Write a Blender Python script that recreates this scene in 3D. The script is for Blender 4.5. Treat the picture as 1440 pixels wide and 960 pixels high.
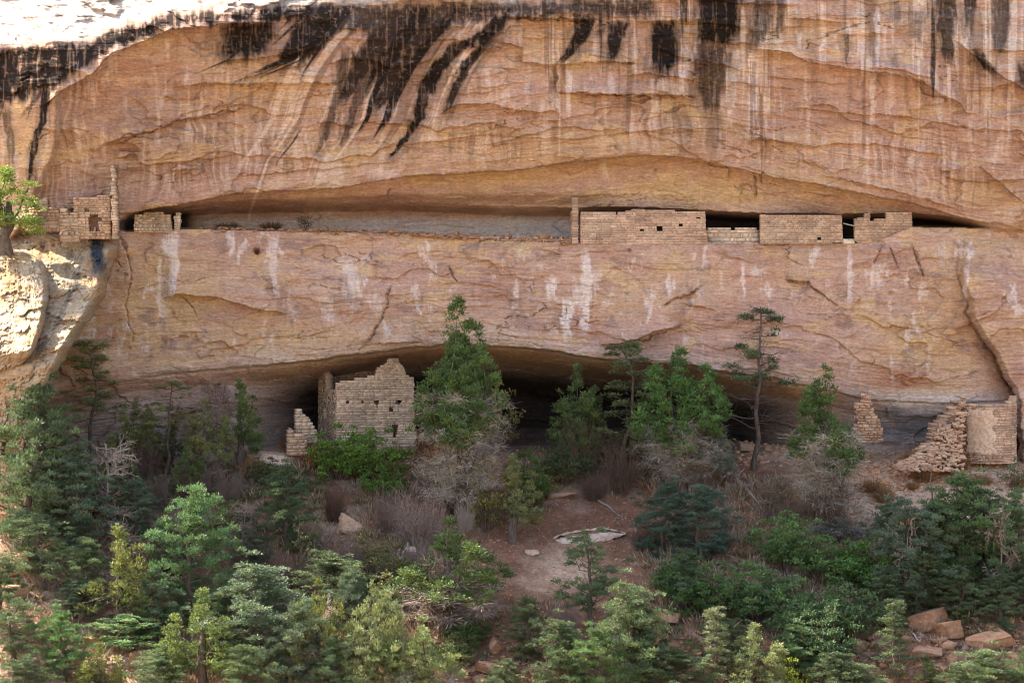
import bpy, math, random
import numpy as np
from mathutils import Vector

for o in list(bpy.data.objects):
    bpy.data.objects.remove(o)
SC = bpy.context.scene
COL = SC.collection
R = math.radians

# ------------------------------------------------------------------ camera
D, S, ZC, YH = 90.0, 28.8, 2.78, 400.0      # metres to the cliff plane, picture units per metre there, eye height, eye level
cd = bpy.data.cameras.new('camera'); cam = bpy.data.objects.new('camera', cd); COL.objects.link(cam)
cam.location = (0, -D, ZC); cam.rotation_euler = (R(90), 0, 0)
cd.sensor_width = 36.0; cd.lens = 36.0*D/50.0; cd.shift_y = -80.0/1440.0
cd.clip_start = 0.5; cd.clip_end = 2000
SC.camera = cam

# ------------------------------------------------------------------ sky, sun, exposure
TOSUN = Vector((-0.62, 0.30, 0.74)).normalized()
EL = math.asin(TOSUN.z); AZ = math.atan2(TOSUN.x, TOSUN.y)
w = bpy.data.worlds.new('World'); SC.world = w; w.use_nodes = True
nt = w.node_tree; nt.nodes.clear()
sky = nt.nodes.new('ShaderNodeTexSky'); sky.sky_type = 'NISHITA'; sky.sun_disc = False
sky.sun_elevation = EL; sky.sun_rotation = AZ; sky.air_density = 1.0; sky.dust_density = 2.0; sky.ozone_density = 0.6
bg = nt.nodes.new('ShaderNodeBackground'); bg.inputs[1].default_value = 0.12
wo = nt.nodes.new('ShaderNodeOutputWorld')
nt.links.new(sky.outputs[0], bg.inputs[0]); nt.links.new(bg.outputs[0], wo.inputs[0])
sd = bpy.data.lights.new('sun', 'SUN'); sd.energy = 4.0; sd.angle = R(0.5); sd.color = (1.0, 0.93, 0.82)
sun = bpy.data.objects.new('sun', sd); COL.objects.link(sun)
sun.rotation_euler = (-TOSUN).to_track_quat('-Z', 'Y').to_euler()
SC.view_settings.view_transform = 'Standard'; SC.view_settings.look = 'None'
SC.view_settings.exposure = 2.5; SC.view_settings.gamma = 1.0
SC.view_settings.use_curve_mapping = False
SC.view_settings.use_white_balance = True; SC.view_settings.white_balance_temperature = 7150; SC.view_settings.white_balance_tint = 10
SC.cycles.max_bounces = 6; SC.cycles.diffuse_bounces = 5; SC.cycles.glossy_bounces = 2
SC.cycles.transmission_bounces = 2; SC.cycles.transparent_max_bounces = 4
SC.cycles.use_denoising = True; SC.cycles.denoising_prefilter = 'ACCURATE'; SC.cycles.denoising_input_passes = 'RGB_ALBEDO_NORMAL'; SC.cycles.filter_width = 1.0
SC.cycles.caustics_reflective = False; SC.cycles.caustics_refractive = False

# ------------------------------------------------------------------ helpers
def at(px, py, Y):
    k = (D+Y)/D/S
    return (px-720.0)*k, ZC+(YH-py)*k
def tag(o, label=None, cat=None, group=None, kind=None):
    if label: o['label'] = label
    if cat: o['category'] = cat
    if group: o['group'] = group
    if kind: o['kind'] = kind
    return o
def link(name, me, mat=None, parent=None, loc=None):
    o = bpy.data.objects.new(name, me); COL.objects.link(o)
    if mat is not None and me is not None and len(me.materials) == 0: me.materials.append(mat)
    if parent is not None: o.parent = parent
    if loc is not None: o.location = loc
    return o
def empty(name, loc, rz=0.0):
    o = bpy.data.objects.new(name, None); COL.objects.link(o)
    o.location = loc; o.rotation_euler = (0, 0, rz); o.empty_display_size = .3
    return o
def mesh_np(name, V, F, smooth=False, tint=None, col=None):
    V = np.asarray(V, dtype=np.float32).reshape(-1, 3); F = np.asarray(F, dtype=np.int32)
    n = F.shape[1]
    me = bpy.data.meshes.new(name)
    me.vertices.add(len(V)); me.vertices.foreach_set('co', V.ravel())
    me.loops.add(F.size); me.loops.foreach_set('vertex_index', F.ravel())
    me.polygons.add(len(F)); me.polygons.foreach_set('loop_start', np.arange(0, F.size, n, dtype=np.int32))
    if tint is not None:
        a = me.attributes.new('tint', 'FLOAT', 'FACE'); a.data.foreach_set('value', np.asarray(tint, dtype=np.float32))
    if col is not None:
        a = me.attributes.new('tone', 'FLOAT_COLOR', 'POINT')
        c = np.ones((len(V), 4), dtype=np.float32); c[:, :3] = col
        a.data.foreach_set('color', c.ravel())
    me.update(calc_edges=True)
    if smooth: me.polygons.foreach_set('use_smooth', np.ones(len(F), dtype=bool))
    me.validate()
    return me
def grid_faces(nr, nc):
    i = np.arange(nr-1)[:, None]*nc+np.arange(nc-1)[None, :]
    return np.stack([i, i+nc, i+nc+1, i+1], -1).reshape(-1, 4)

_rg = np.random.RandomState(5); _ang = _rg.rand(1024)*2*np.pi
_GX, _GY = np.cos(_ang), np.sin(_ang)
def gnoise(x, y, seed=0):
    x = np.asarray(x, float); y = np.asarray(y, float)
    xf = np.floor(x); yf = np.floor(y); xi = xf.astype(np.int64); yi = yf.astype(np.int64)
    fx = x-xf; fy = y-yf
    def g(ix, iy, dx, dy):
        h = (ix*374761393+iy*668265263+seed*974634777) & 0xffffffff
        h = ((h ^ (h >> 13))*1274126177) & 0xffffffff
        h = (h ^ (h >> 16)) & 1023
        return _GX[h]*dx+_GY[h]*dy
    u = fx*fx*fx*(fx*(fx*6-15)+10); v = fy*fy*fy*(fy*(fy*6-15)+10)
    a = g(xi, yi, fx, fy); b = g(xi+1, yi, fx-1, fy); c = g(xi, yi+1, fx, fy-1); d = g(xi+1, yi+1, fx-1, fy-1)
    return ((a*(1-u)+b*u)*(1-v)+(c*(1-u)+d*u)*v)*1.5
def fbm(x, y, o=4, seed=0, gain=.5):
    s = 0; a = 1.0; t = 0
    for k in range(o):
        s = s+a*gnoise(x*2**k, y*2**k, seed+k*7); t += a; a *= gain
    return s/t
def sst(e0, e1, x):
    t = np.clip((x-e0)/(e1-e0), 0, 1); return t*t*(3-2*t)
def curve(pts, x):
    p = np.array(pts, float); return np.interp(x, p[:, 0], p[:, 1])
def mix(c, col, m):
    return c*(1-m[..., None])+np.asarray(col)*m[..., None]

# ------------------------------------------------------------------ materials
def newmat(name):
    m = bpy.data.materials.new(name); m.use_nodes = True
    t = m.node_tree; t.nodes.clear()
    out = t.nodes.new('ShaderNodeOutputMaterial'); b = t.nodes.new('ShaderNodeBsdfPrincipled')
    t.links.new(b.outputs[0], out.inputs[0])
    b.inputs['Specular IOR Level'].default_value = .2
    return m, t, b, out
def N(t, typ, **kw):
    n = t.nodes.new(typ)
    for k, v in kw.items(): setattr(n, k, v)
    return n
def coords(t, scale):
    tc = N(t, 'ShaderNodeTexCoord'); mp = N(t, 'ShaderNodeMapping')
    mp.inputs['Scale'].default_value = scale
    t.links.new(tc.outputs['Object'], mp.inputs[0]); return mp.outputs[0]
def noise(t, vec, scale, detail=6, rough=.6, dist=0.0):
    n = N(t, 'ShaderNodeTexNoise'); n.inputs['Scale'].default_value = scale; n.inputs['Detail'].default_value = detail
    n.inputs['Roughness'].default_value = rough; n.inputs['Distortion'].default_value = dist
    t.links.new(vec, n.inputs['Vector']); return n.outputs[0]
def mrange(t, v, a, b, c, d):
    n = N(t, 'ShaderNodeMapRange'); t.links.new(v, n.inputs[0])
    for i, x in enumerate((a, b, c, d)): n.inputs[i+1].default_value = x
    return n.outputs[0]
def mth(t, op, a, b):
    n = N(t, 'ShaderNodeMath', operation=op)
    for i, x in enumerate((a, b)):
        if isinstance(x, (int, float)): n.inputs[i].default_value = x
        else: t.links.new(x, n.inputs[i])
    return n.outputs[0]
def mixc(t, f, a, b, mode='MIX'):
    n = N(t, 'ShaderNodeMix', data_type='RGBA', blend_type=mode)
    for i, x in ((0, f), (6, a), (7, b)):
        if isinstance(x, (int, float)): n.inputs[i].default_value = x
        elif isinstance(x, tuple): n.inputs[i].default_value = x+(1,) if len(x) == 3 else x
        else: t.links.new(x, n.inputs[i])
    return n.outputs[2]
def scale_col(t, c, f):
    n = N(t, 'ShaderNodeVectorMath', operation='SCALE'); t.links.new(c, n.inputs[0]); t.links.new(f, n.inputs['Scale']); return n.outputs[0]
def bump(t, b, h, strength, dist):
    n = N(t, 'ShaderNodeBump'); n.inputs['Strength'].default_value = strength; n.inputs['Distance'].default_value = dist
    t.links.new(h, n.inputs['Height']); t.links.new(n.outputs[0], b.inputs['Normal'])

def mat_cliff():
    m, t, b, _ = newmat('sandstone')
    a = N(t, 'ShaderNodeAttribute', attribute_name='tone')
    lay = noise(t, coords(t, (.5, .5, 3.4)), 1.6, 9, .68, 1.2)
    gr = noise(t, coords(t, (1, 1, 2.2)), 5.5, 10, .78)
    drip = noise(t, coords(t, (6, 1, .35)), 1.0, 5, .6)
    f = mth(t, 'MULTIPLY', mrange(t, lay, .34, .66, .86, 1.13), mrange(t, gr, .36, .64, .70, 1.28))
    f = mth(t, 'MULTIPLY', f, mrange(t, drip, .3, .7, .95, 1.05))
    c = scale_col(t, a.outputs[0], f)
    hue = noise(t, coords(t, (.5, .5, 1.6)), 1.1, 7, .65)
    c2 = mixc(t, mrange(t, hue, .45, .68, 0, .55), c, mixc(t, 1.0, c, (1.04, .95, .78), 'MULTIPLY'))
    hue2 = noise(t, coords(t, (.7, .7, 1.2)), 1.9, 7, .65)
    c3 = mixc(t, mrange(t, hue2, .5, .72, 0, .35), c2, mixc(t, 1.0, c2, (1.05, .86, .84), 'MULTIPLY'))
    t.links.new(c3, b.inputs['Base Color']); b.inputs['Roughness'].default_value = 1.0; b.inputs['Specular IOR Level'].default_value = .03
    lay2 = noise(t, coords(t, (.6, .6, 5)), 2.2, 9, .7, .8)
    h = mth(t, 'ADD', mth(t, 'MULTIPLY', lay2, .7), mth(t, 'MULTIPLY', noise(t, coords(t, (1, 1, 1.8)), 3.0, 10, .7), .8))
    bump(t, b, h, .8, .11)
    return m
def mat_rock(name, ca, cb, sc=1.0, stretch=3.0):
    m, t, b, _ = newmat(name)
    n1 = noise(t, coords(t, (1, 1, stretch)), 1.3*sc, 8, .65, .4)
    n2 = noise(t, coords(t, (1, 1, 1)), 5*sc, 8, .7)
    c = mixc(t, mrange(t, n1, .35, .65, 0, 1), ca, cb)
    oi = N(t, 'ShaderNodeObjectInfo'); c = mixc(t, 1.0, c, oi.outputs['Color'], 'MULTIPLY')
    c = scale_col(t, c, mrange(t, n2, .3, .7, .68, 1.28))
    t.links.new(c, b.inputs['Base Color']); b.inputs['Roughness'].default_value = .9
    bump(t, b, mth(t, 'ADD', n1, n2), .9, .12)
    return m
def mat_ground():
    m, t, b, _ = newmat('red_soil')
    a = N(t, 'ShaderNodeAttribute', attribute_name='tone')
    g1 = noise(t, coords(t, (1, 1, 1)), 1.7, 9, .7); g2 = noise(t, coords(t, (1, 1, 1)), 7, 8, .75)
    c = scale_col(t, a.outputs[0], mth(t, 'MULTIPLY', mrange(t, g1, .3, .7, .65, 1.3), mrange(t, g2, .3, .7, .6, 1.35)))
    v = N(t, 'ShaderNodeTexVoronoi', feature='F1'); v.inputs['Scale'].default_value = 5.5; v.inputs['Randomness'].default_value = 1
    t.links.new(coords(t, (1, 1, 1)), v.inputs['Vector'])
    peb = mth(t, 'MULTIPLY', mrange(t, v.outputs['Distance'], .16, .24, 1, 0), mrange(t, noise(t, coords(t, (1, 1, 1)), .9, 4, .6), .48, .62, 0, 1))
    c = mixc(t, peb, c, (.42, .33, .26))
    t.links.new(c, b.inputs['Base Color']); b.inputs['Roughness'].default_value = .95
    bump(t, b, mth(t, 'ADD', g2, mth(t, 'ADD', mth(t, 'MULTIPLY', peb, .5), g1)), 1.0, .12)
    return m
def mat_masonry():
    m, t, b, _ = newmat('masonry')
    a = N(t, 'ShaderNodeAttribute', attribute_name='tint'); oi = N(t, 'ShaderNodeObjectInfo')
    n1 = noise(t, coords(t, (1, 1, 1)), 1.1, 6, .6); n2 = noise(t, coords(t, (1, 1, 1)), 9, 6, .7)
    c = mixc(t, mrange(t, n1, .4, .62, 0, 1), (.50, .395, .30), (.47, .34, .25))
    c = mixc(t, 1.0, c, oi.outputs['Color'], 'MULTIPLY')
    c = scale_col(t, c, mth(t, 'MULTIPLY', a.outputs['Fac'], mrange(t, n2, .3, .7, .82, 1.14)))
    t.links.new(c, b.inputs['Base Color']); b.inputs['Roughness'].default_value = .92
    bump(t, b, n2, .6, .04)
    return m
def mat_leaf(name, rough=.6, trans=.25):
    m, t, b, out = newmat(name)
    a = N(t, 'ShaderNodeAttribute', attribute_name='tint'); oi = N(t, 'ShaderNodeObjectInfo')
    n1 = noise(t, coords(t, (1, 1, 1)), 1.6, 3, .6)
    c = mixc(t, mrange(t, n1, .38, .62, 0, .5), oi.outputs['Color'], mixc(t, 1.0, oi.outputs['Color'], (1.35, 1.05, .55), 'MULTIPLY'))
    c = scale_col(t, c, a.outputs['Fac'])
    t.links.new(c, b.inputs['Base Color']); b.inputs['Roughness'].default_value = rough
    b.inputs['Specular IOR Level'].default_value = .35
    tr = N(t, 'ShaderNodeBsdfTranslucent'); t.links.new(c, tr.inputs[0])
    mx = N(t, 'ShaderNodeMixShader'); mx.inputs[0].default_value = trans
    t.links.new(b.outputs[0], mx.inputs[1]); t.links.new(tr.outputs[0], mx.inputs[2]); t.links.new(mx.outputs[0], out.inputs[0])
    return m
def mat_bark(name, ca, cb):
    m, t, b, _ = newmat(name)
    n1 = noise(t, coords(t, (5, 5, 1.2)), 3, 5, .6)
    oi = N(t, 'ShaderNodeObjectInfo')
    c = mixc(t, 1.0, mixc(t, mrange(t, n1, .35, .65, 0, 1), ca, cb), oi.outputs['Color'], 'MULTIPLY')
    t.links.new(c, b.inputs['Base Color']); b.inputs['Roughness'].default_value = .9
    bump(t, b, n1, .8, .03)
    return m
M_CLIFF = mat_cliff(); M_GROUND = mat_ground(); M_MAS = mat_masonry()
M_ROCK = mat_rock('boulder_stone', (.40, .26, .17), (.34, .20, .125))
M_LEAF = mat_leaf('needles'); M_BARK = mat_bark('bark', (.075, .052, .04), (.15, .115, .09))
M_GREY = mat_bark('weathered_wood', (.24, .215, .20), (.36, .34, .32))
# ------------------------------------------------------------------ the cliff: one sheet of rock, brow, two alcoves and ledges
ROOF = [(-700, 330), (60, 312), (165, 301), (200, 296), (260, 286), (330, 273), (400, 268), (470, 265), (560, 250), (640, 244), (720, 240), (790, 230), (850, 222), (900, 218), (960, 221), (1000, 228), (1050, 241), (1120, 254), (1200, 270), (1280, 284), (1350, 306), (1420, 318), (2200, 335)]
LEDGE = [(-700, 332), (60, 336), (165, 326), (260, 322), (480, 326), (560, 328), (640, 334), (700, 338), (815, 342), (1200, 342), (1240, 336), (1280, 319), (1350, 320), (1400, 322), (2200, 337)]
INNER = [(165, 302), (188, 300), (250, 294), (300, 288), (420, 286), (560, 284), (700, 290), (800, 292), (880, 291), (960, 294), (1070, 300), (1180, 301), (1280, 299), (1330, 304), (1420, 320)]
LIP = [(-700, 640), (60, 560), (110, 545), (160, 537), (230, 526), (330, 516), (420, 509), (500, 498), (590, 487), (640, 483), (690, 486), (760, 491), (830, 502), (900, 510), (960, 511), (1010, 522), (1090, 531), (1150, 545), (1200, 557), (1240, 563), (1330, 566), (1430, 562), (2200, 560)]
def lips(Y, x, y):
    # (curve, how far the rock above stands out, how far up that fades)
    L = [([(60, 150), (85, 131), (130, 104), (160, 74), (200, 60), (240, 42), (310, 34), (390, 33)], .9, 60),
         ([(240, 123), (300, 118), (400, 119), (485, 116)], .45, 45),
         ([(300, 92), (330, 84), (400, 78), (450, 66)], .35, 40),
         ([(612, 164), (640, 148), (690, 146), (725, 156), (790, 157)], .45, 60),
         ([(693, 58), (735, 69), (727, 88), (780, 91), (860, 86), (905, 88)], .4, 40),
         ([(783, 130), (850, 133), (980, 136)], .6, 40), ([(700, 23), (760, 25), (830, 31)], .4, 30),
         ([(890, 30), (1000, 32), (1040, 36)], .3, 30), ([(870, 106), (910, 104), (950, 108), (990, 116)], .3, 30),
         ([(1050, 68), (1110, 74), (1135, 87), (1193, 97), (1243, 103), (1293, 113), (1320, 130), (1350, 147), (1364, 170)], .8, 60),
         ([(1100, 26), (1150, 27), (1200, 34)], .35, 30), ([(1340, 56), (1370, 78), (1395, 98), (1440, 126), (1480, 150)], .6, 50),
         ([(1370, 230), (1407, 257), (1445, 290)], .4, 40), ([(1150, 245), (1230, 262), (1300, 280), (1350, 297)], .3, 18),
         ([(225, 421), (253, 415), (290, 417), (333, 427), (383, 438), (408, 444)], .6, 45),
         ([(150, 360), (170, 362), (200, 350)], .2, 25), ([(520, 484), (555, 483), (595, 480)], .5, 40),
         ([(840, 486), (897, 478), (927, 465), (964, 456)], .45, 40), ([(955, 420), (975, 411), (994, 399)], .25, 30),
         ([(1100, 392), (1137, 398), (1150, 410)], .25, 30), ([(960, 430), (985, 429), (1012, 437)], .25, 25),
         ([(1245, 452), (1255, 456), (1290, 466)], .25, 30), ([(480, 440), (520, 438)], .15, 20),
         ([(365, 406), (385, 404), (400, 415)], .2, 25), ([(820, 430), (850, 428)], .15, 20),
         ([(150, 200), (200, 188), (245, 173), (300, 163), (345, 151)], .3, 30),
         ([(330, 250), (420, 240), (520, 232)], .15, 18), ([(560, 205), (680, 190), (800, 196), (960, 178)], .16, 25),
         ([(1040, 190), (1130, 205), (1230, 202), (1330, 220)], .2, 30), ([(1110, 150), (1200, 160), (1300, 166)], .2, 30)]
    wob = 5*fbm(x*.03, y*.02, 5, 90, .6)
    for pts, h, fade in L:
        c = curve(pts, x)+wob
        m = sst(0, 22, x-pts[0][0])*sst(0, 22, pts[-1][0]-x)
        d = c-y
        Y -= 1.5*h*m*np.where(d > 0, np.exp(-np.clip(d, 0, 1e4)/fade), 0)
    return Y
def seams(Y, x, y):
    P = [[(160, 203), (245, 173), (345, 150)], [(517, 483), (530, 453), (543, 433), (547, 400)], [(253, 415), (265, 425), (275, 445), (285, 450)],
         [(710, 25), (770, 26), (825, 31)], [(783, 131), (980, 137)], [(1103, 393), (1137, 398), (1180, 430)], [(990, 400), (960, 417), (930, 430)],
         [(870, 478), (900, 480), (960, 456)], [(630, 370), (637, 390), (650, 400)], [(170, 330), (185, 380), (176, 430), (190, 490)], [(1280, 340), (1300, 390)],
         [(1060, 240), (1062, 280)], [(1190, 330), (1150, 345)], [(1240, 345), (1225, 375)], [(1250, 345), (1262, 380)], [(545, 283), (550, 262)]]
    for p in P:
        p = np.array(p, float); ax = 0 if abs(p[-1, 0]-p[0, 0]) > abs(p[-1, 1]-p[0, 1]) else 1
        q = p[np.argsort(p[:, ax])]; s, o = (x, y) if ax == 0 else (y, x)
        c = np.interp(s, q[:, ax], q[:, 1-ax])+7*fbm(x*.05, y*.05, 4, 33, .6)
        m = sst(-2, 8, s-q[0, ax])*sst(-2, 8, q[-1, ax]-s)
        Y += .2*m*np.exp(-((o-c)/1.2)**2)
        Y -= .22*m*np.where(o < c, np.exp(-np.clip(c-o, 0, 1e4)/26.), 0)
    return Y
def cliff_depth(x, y):
    wx = x+6*fbm(x*.02, y*.02, 3, 11); wy = y+3*fbm(x*.03, y*.03, 4, 12)
    r = curve(ROOF, wx); l = curve(LEDGE, x); inn = np.minimum(curve(INNER, x), l-1); lip = curve(LIP, wx)
    # rock above the upper ledge leans outwards with height
    up = np.clip((r-wy)/190., 0, 1.3)
    Yu = -1.05-2.9*up**1.05
    Yu = Yu-.5*np.exp(-((y-60)/45.)**2)*sst(900, 500, x)
    # rock between ledges
    k = np.clip((y-l)/np.maximum(lip-l, 20), 0, 1)
    Ym = -.25-.35*np.sin(k*np.pi)*1.0+.35*k
    # upper alcove
    A = sst(168, 205, x)*sst(1415, 1330, x)
    tt = np.clip((wy-r)/np.maximum(inn-r, 6), 0, 1)
    soff = .35+.45*tt**.8
    leftpart = sst(880, 800, x)
    soff = soff+leftpart*(.25*tt+.9*sst(.6, 1.0, tt))
    deep = soff+np.where(y > inn, (.6+2.9*sst(0, 14, y-inn))*(1-.35*leftpart), 0)
    Yl = np.where(wy < r, Yu, np.where(y < l, deep*A+(1-A)*(-.9+.5*np.clip((y-r)/30, 0, 1)), Ym))
    Y = Yl
    # lower alcove
    a2 = curve([(0, .3), (100, .6), (160, .8), (340, 1.7), (390, 3.6), (440, 5.8), (600, 7.5), (900, 7.5), (1010, 5), (1100, 3.5), (1150, 2.4), (1240, 1.5), (1350, 1.3), (1430, .4)], x)
    dl = wy-lip
    prof = sst(-1, 2, dl)*.16+.41*sst(0, 30, dl)+.43*sst(14, 75, dl)
    Y = Y+np.where(dl > -2, a2*prof, 0)
    Y = Y-.45*np.exp(-((dl+10)/22.)**2)*sst(1250, 1100, x)
    # left buttress stands forward
    xb = curve([(-40, 400), (60, 210), (110, 128), (130, 87), (200, 84), (230, 76), (262, 58), (300, 46), (340, 20), (400, -60)], y)+4*fbm(y*.04, y*0+3, 3, 5)
    Y = Y-1.2*sst(-2, 9, xb-x)*sst(60, 150, y)+2.2*sst(75, -10, x)*sst(335, 290, y)
    Y = Y+1.5*np.clip(-6-x, 0, 1e4)/S  # unseen left end turned back, shaped so the sun reaches the nose
    # right-hand slab in front of a fissure
    xf = curve([(300, 1335), (330, 1345), (390, 1350), (440, 1364), (490, 1391), (545, 1424), (600, 1430), (760, 1440)], y)+9*fbm(y*.03+x*.004, x*.01, 5, 6, .6)
    dx = x-xf; m = sst(318, 420, y)
    Y = Y-.95*m*sst(0, 9, dx)*np.exp(-np.clip(dx-60, 0, 999)/180.)
    Y = Y+m*.16*np.exp(-((dx+2)/2.0)**2)+(.12+1.0*sst(420, 540, y))*m*np.where(dx < 0, np.exp(-np.clip(-dx, 0, 1e4)/16.), 0)
    Y = lips(Y, x, y); Y = seams(Y, x, y)
    # tilted back and sunlit above the brow on the left; sheer further right
    yr = curve([(-700, 600), (-200, 420), (-110, 300), (-50, 160), (0, 66), (130, 62), (200, 44), (330, 22), (480, 6), (600, -14), (680, -60), (760, -320)], x)+10*fbm(x*.02, y*.02, 3, 41)
    d = np.clip(yr-y, 0, 1e4)/S
    Y = Y+d*1.15*(1-np.exp(-d*2))
    return Y, r, l, inn, lip, dl, A
def bedding(x, y, r, l, lip):
    up = y-(r-250)*np.clip((y-15)/np.maximum(r-15, 5), 0, 1); md = y-(lip-505)*np.clip((y-l)/np.maximum(lip-l, 5), 0, 1)
    return np.where(y < r, up, np.where(y < l, y-(r-250), md))
def saw(x, v, per, wav, seed, lo, hi):
    p = v/per+wav*fbm(x*.005, v*.012, 5, seed, .55); k = np.floor(p); f = p-k
    m = sst(lo, hi, fbm(x*.0065+k*17.31, k*3.17, 4, seed+1, .55))
    return np.where(f < .96, f/.96, (1-f)/.04)**2.2*m
def rough(x, y, v, hi=1.0):
    q = .40*fbm(x*.005, y*.009, 3, 51)+.16*fbm(x*.016, y*.024, 3, 52)
    bd = .36*saw(x, v, 52, 1.1, 820, -.02, .22)+.16*saw(x, v, 21, 1.3, 830, .0, .25)+.08*saw(x, v, 8, 1.0, 840, -.02, .25)
    lay = .07*fbm(x*.012, v*.16, 5, 53, .65)+.05*fbm(x*.02, v*.4, 3, 59, .6)
    wx = x+9*fbm(x*.03, y*.03, 3, 61); wy = y+6*fbm(x*.03, y*.04, 3, 62)
    pl = fbm(wx*.007, wy*.013, 4, 54, .42)*2.6
    f = pl-np.floor(pl); plate = (np.floor(pl)+sst(.0, .03, f))*.13*(.5+sst(-.05, .2, fbm(x*.005+70, y*.008, 2, 91)))
    msk = sst(.06, .3, fbm(x*.008+3, y*.014, 3, 64))
    pl2 = fbm(wx*.026+9, wy*.05, 4, 57, .5)*2.2
    f2 = pl2-np.floor(pl2); plate2 = (np.floor(pl2)+sst(.0, .06, f2))*.07*msk
    fine = .035*fbm(x*.09, v*.2, 4, 55, .65)*(.4+msk)+.012*fbm(x*.16, y*.06, 3, 65)
    cr = fbm(x*.006, v*.022, 4, 56, .45); g = np.exp(-(cr/.0045)**2)*sst(.14, .34, fbm(x*.006+40, y*.012, 2, 58))
    bd = bd*(.40+.50*hi)+.45*saw(x, v, 95, .9, 850, -.05, .2)*hi
    return q-bd+lay-plate-plate2+fine+.2*g
def local(fn, x, y, x0, x1, y0, y1):
    m = (x > x0) & (x < x1) & (y > y0) & (y < y1); o = np.zeros(x.shape)
    if m.any(): o[m] = fn(x[m], y[m])
    return o
def streak(x, y, path, seed, edge=.28):
    p = np.array(path, float); w = p[:, 2].max()*2.2+14
    return local(lambda a, b: streak_(a, b, p, seed, edge), x, y, p[:, 0].min()-w, p[:, 0].max()+w, p[0, 1]-24, p[-1, 1]+40)
def streak_(x, y, p, seed, edge):
    x = np.asarray(x); c = np.interp(y, p[:, 1], p[:, 0]); wd = np.interp(y, p[:, 1], p[:, 2])
    n = fbm(x*.12, y*.03, 4, seed, .6); n2 = fbm(x*.07, y*.05, 4, seed+50)
    d = np.abs(x-c+5*n2)/np.maximum(wd, .5)+edge*n*1.8
    end = sst(-8, 10, y-p[0, 1]+14*n)*sst(-6, 16, p[-1, 1]-y+22*n)
    return sst(1.2, .66, d)*end
def band(x, y, top, bot, seed, x0, x1, e=7):
    return local(lambda a, b: band_(a, b, top, bot, seed, x0, x1, e), x, y, x0-40, x1+40, -800, 330)
def band_(x, y, top, bot, seed, x0, x1, e):
    n = fbm(x*.10, y*.025, 4, seed)*14+fbm(x*.03, y*.03, 4, seed+9)*9
    return sst(-e, e, y-curve(top, x)+n)*sst(-e, e, curve(bot, x)-y+n)*sst(-8, 8, x-x0+n)*sst(-8, 8, x1-x+n)
def gs(x, y, cx, cy, rx, ry, seed=1, k=.6):
    return local(lambda a, b: gs_(a, b, cx, cy, rx, ry, seed, k), x, y, cx-1.7*rx, cx+1.7*rx, cy-1.7*ry, cy+1.7*ry)
def gs_(x, y, cx, cy, rx, ry, seed, k):
    n = fbm(x*.025, y*.04, 4, seed)
    return np.clip(1.15-np.sqrt(((x-cx)/rx)**2+((y-cy)/ry)**2)+k*n, 0, 1)
BLACK = [  # (path of x, y, half width), strength
    ([(66, 118, 7), (60, 168, 5), (50, 200, 5), (38, 262, 3)], 1), ([(8, 150, 8), (14, 190, 6), (17, 235, 4)], .6),
    ([(98, 92, 12), (60, 128, 5), (30, 165, 3)], .7),
    ([(352, 28, 40), (348, 60, 38), (335, 88, 28)], .95), ([(455, 18, 36), (430, 50, 24), (402, 85, 12), (345, 108, 3)], .95), ([(468, 40, 14), (440, 70, 12), (420, 96, 8)], .9),
    ([(707, 18, 12), (690, 45, 16), (662, 62, 22), (640, 74, 8)], 1), ([(650, 58, 16), (613, 100, 13), (594, 140, 10), (589, 167, 8), (567, 200, 5), (545, 226, 3)], 1),
    ([(684, 60, 9), (655, 93, 8), (638, 133, 7), (625, 160, 3)], .9), ([(590, 12, 40), (560, 45, 40), (520, 80, 26), (498, 110, 14), (478, 150, 6)], .9),
    ([(620, 25, 30), (585, 65, 22), (560, 100, 20), (540, 135, 12), (520, 165, 4)], .9), ([(545, 60, 18), (520, 100, 16), (500, 150, 8), (480, 205, 4)], .7),
    ([(486, 70, 8), (476, 130, 7), (458, 185, 5), (445, 222, 3)], .65), ([(575, 90, 12), (548, 120, 18), (540, 145, 10)], .6),
    ([(828, 22, 13), (817, 50, 12), (800, 77, 8), (782, 93, 4)], .95), ([(873, 28, 16), (864, 55, 11), (861, 86, 9)], .95), ([(848, 30, 6), (842, 60, 4)], .5),
    ([(935, 28, 18), (934, 70, 17), (930, 106, 15)], 1.1), ([(1014, -20, 34), (1012, 20, 33), (1003, 66, 26)], 1.1), ([(1002, 60, 26), (1000, 118, 22), (1000, 166, 6)], .75),
    ([(1076, -10, 15), (1072, 30, 13), (1060, 68, 9)], .7), ([(1098, -10, 6), (1096, 52, 4)], .7), ([(1290, 10, 12), (1290, 62, 9)], .45),
    ([(1331, -10, 15), (1330, 40, 13), (1334, 92, 6)], .8), ([(1408, -10, 14), (1406, 40, 13), (1404, 84, 8)], .7), ([(1372, 70, 8), (1392, 98, 9), (1402, 110, 3)], .9),
    ([(1438, 90, 9), (1440, 128, 5)], .8), ([(1222, -10, 8), (1226, 60, 6), (1230, 96, 3)], .35), ([(1190, 40, 3), (1190, 92, 2)], .6), ([(1252, 70, 8), (1262, 100, 8)], .35),
    ([(952, 150, 14), (962, 190, 12), (965, 214, 6)], .3), ([(1005, 160, 14), (1000, 215, 8)], .35), ([(1355, 8, 8), (1358, 60, 5)], .4), ([(1258, -10, 10), (1262, 40, 6)], .4), ([(780, 95, 3), (782, 135, 2)], .6)]
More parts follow.
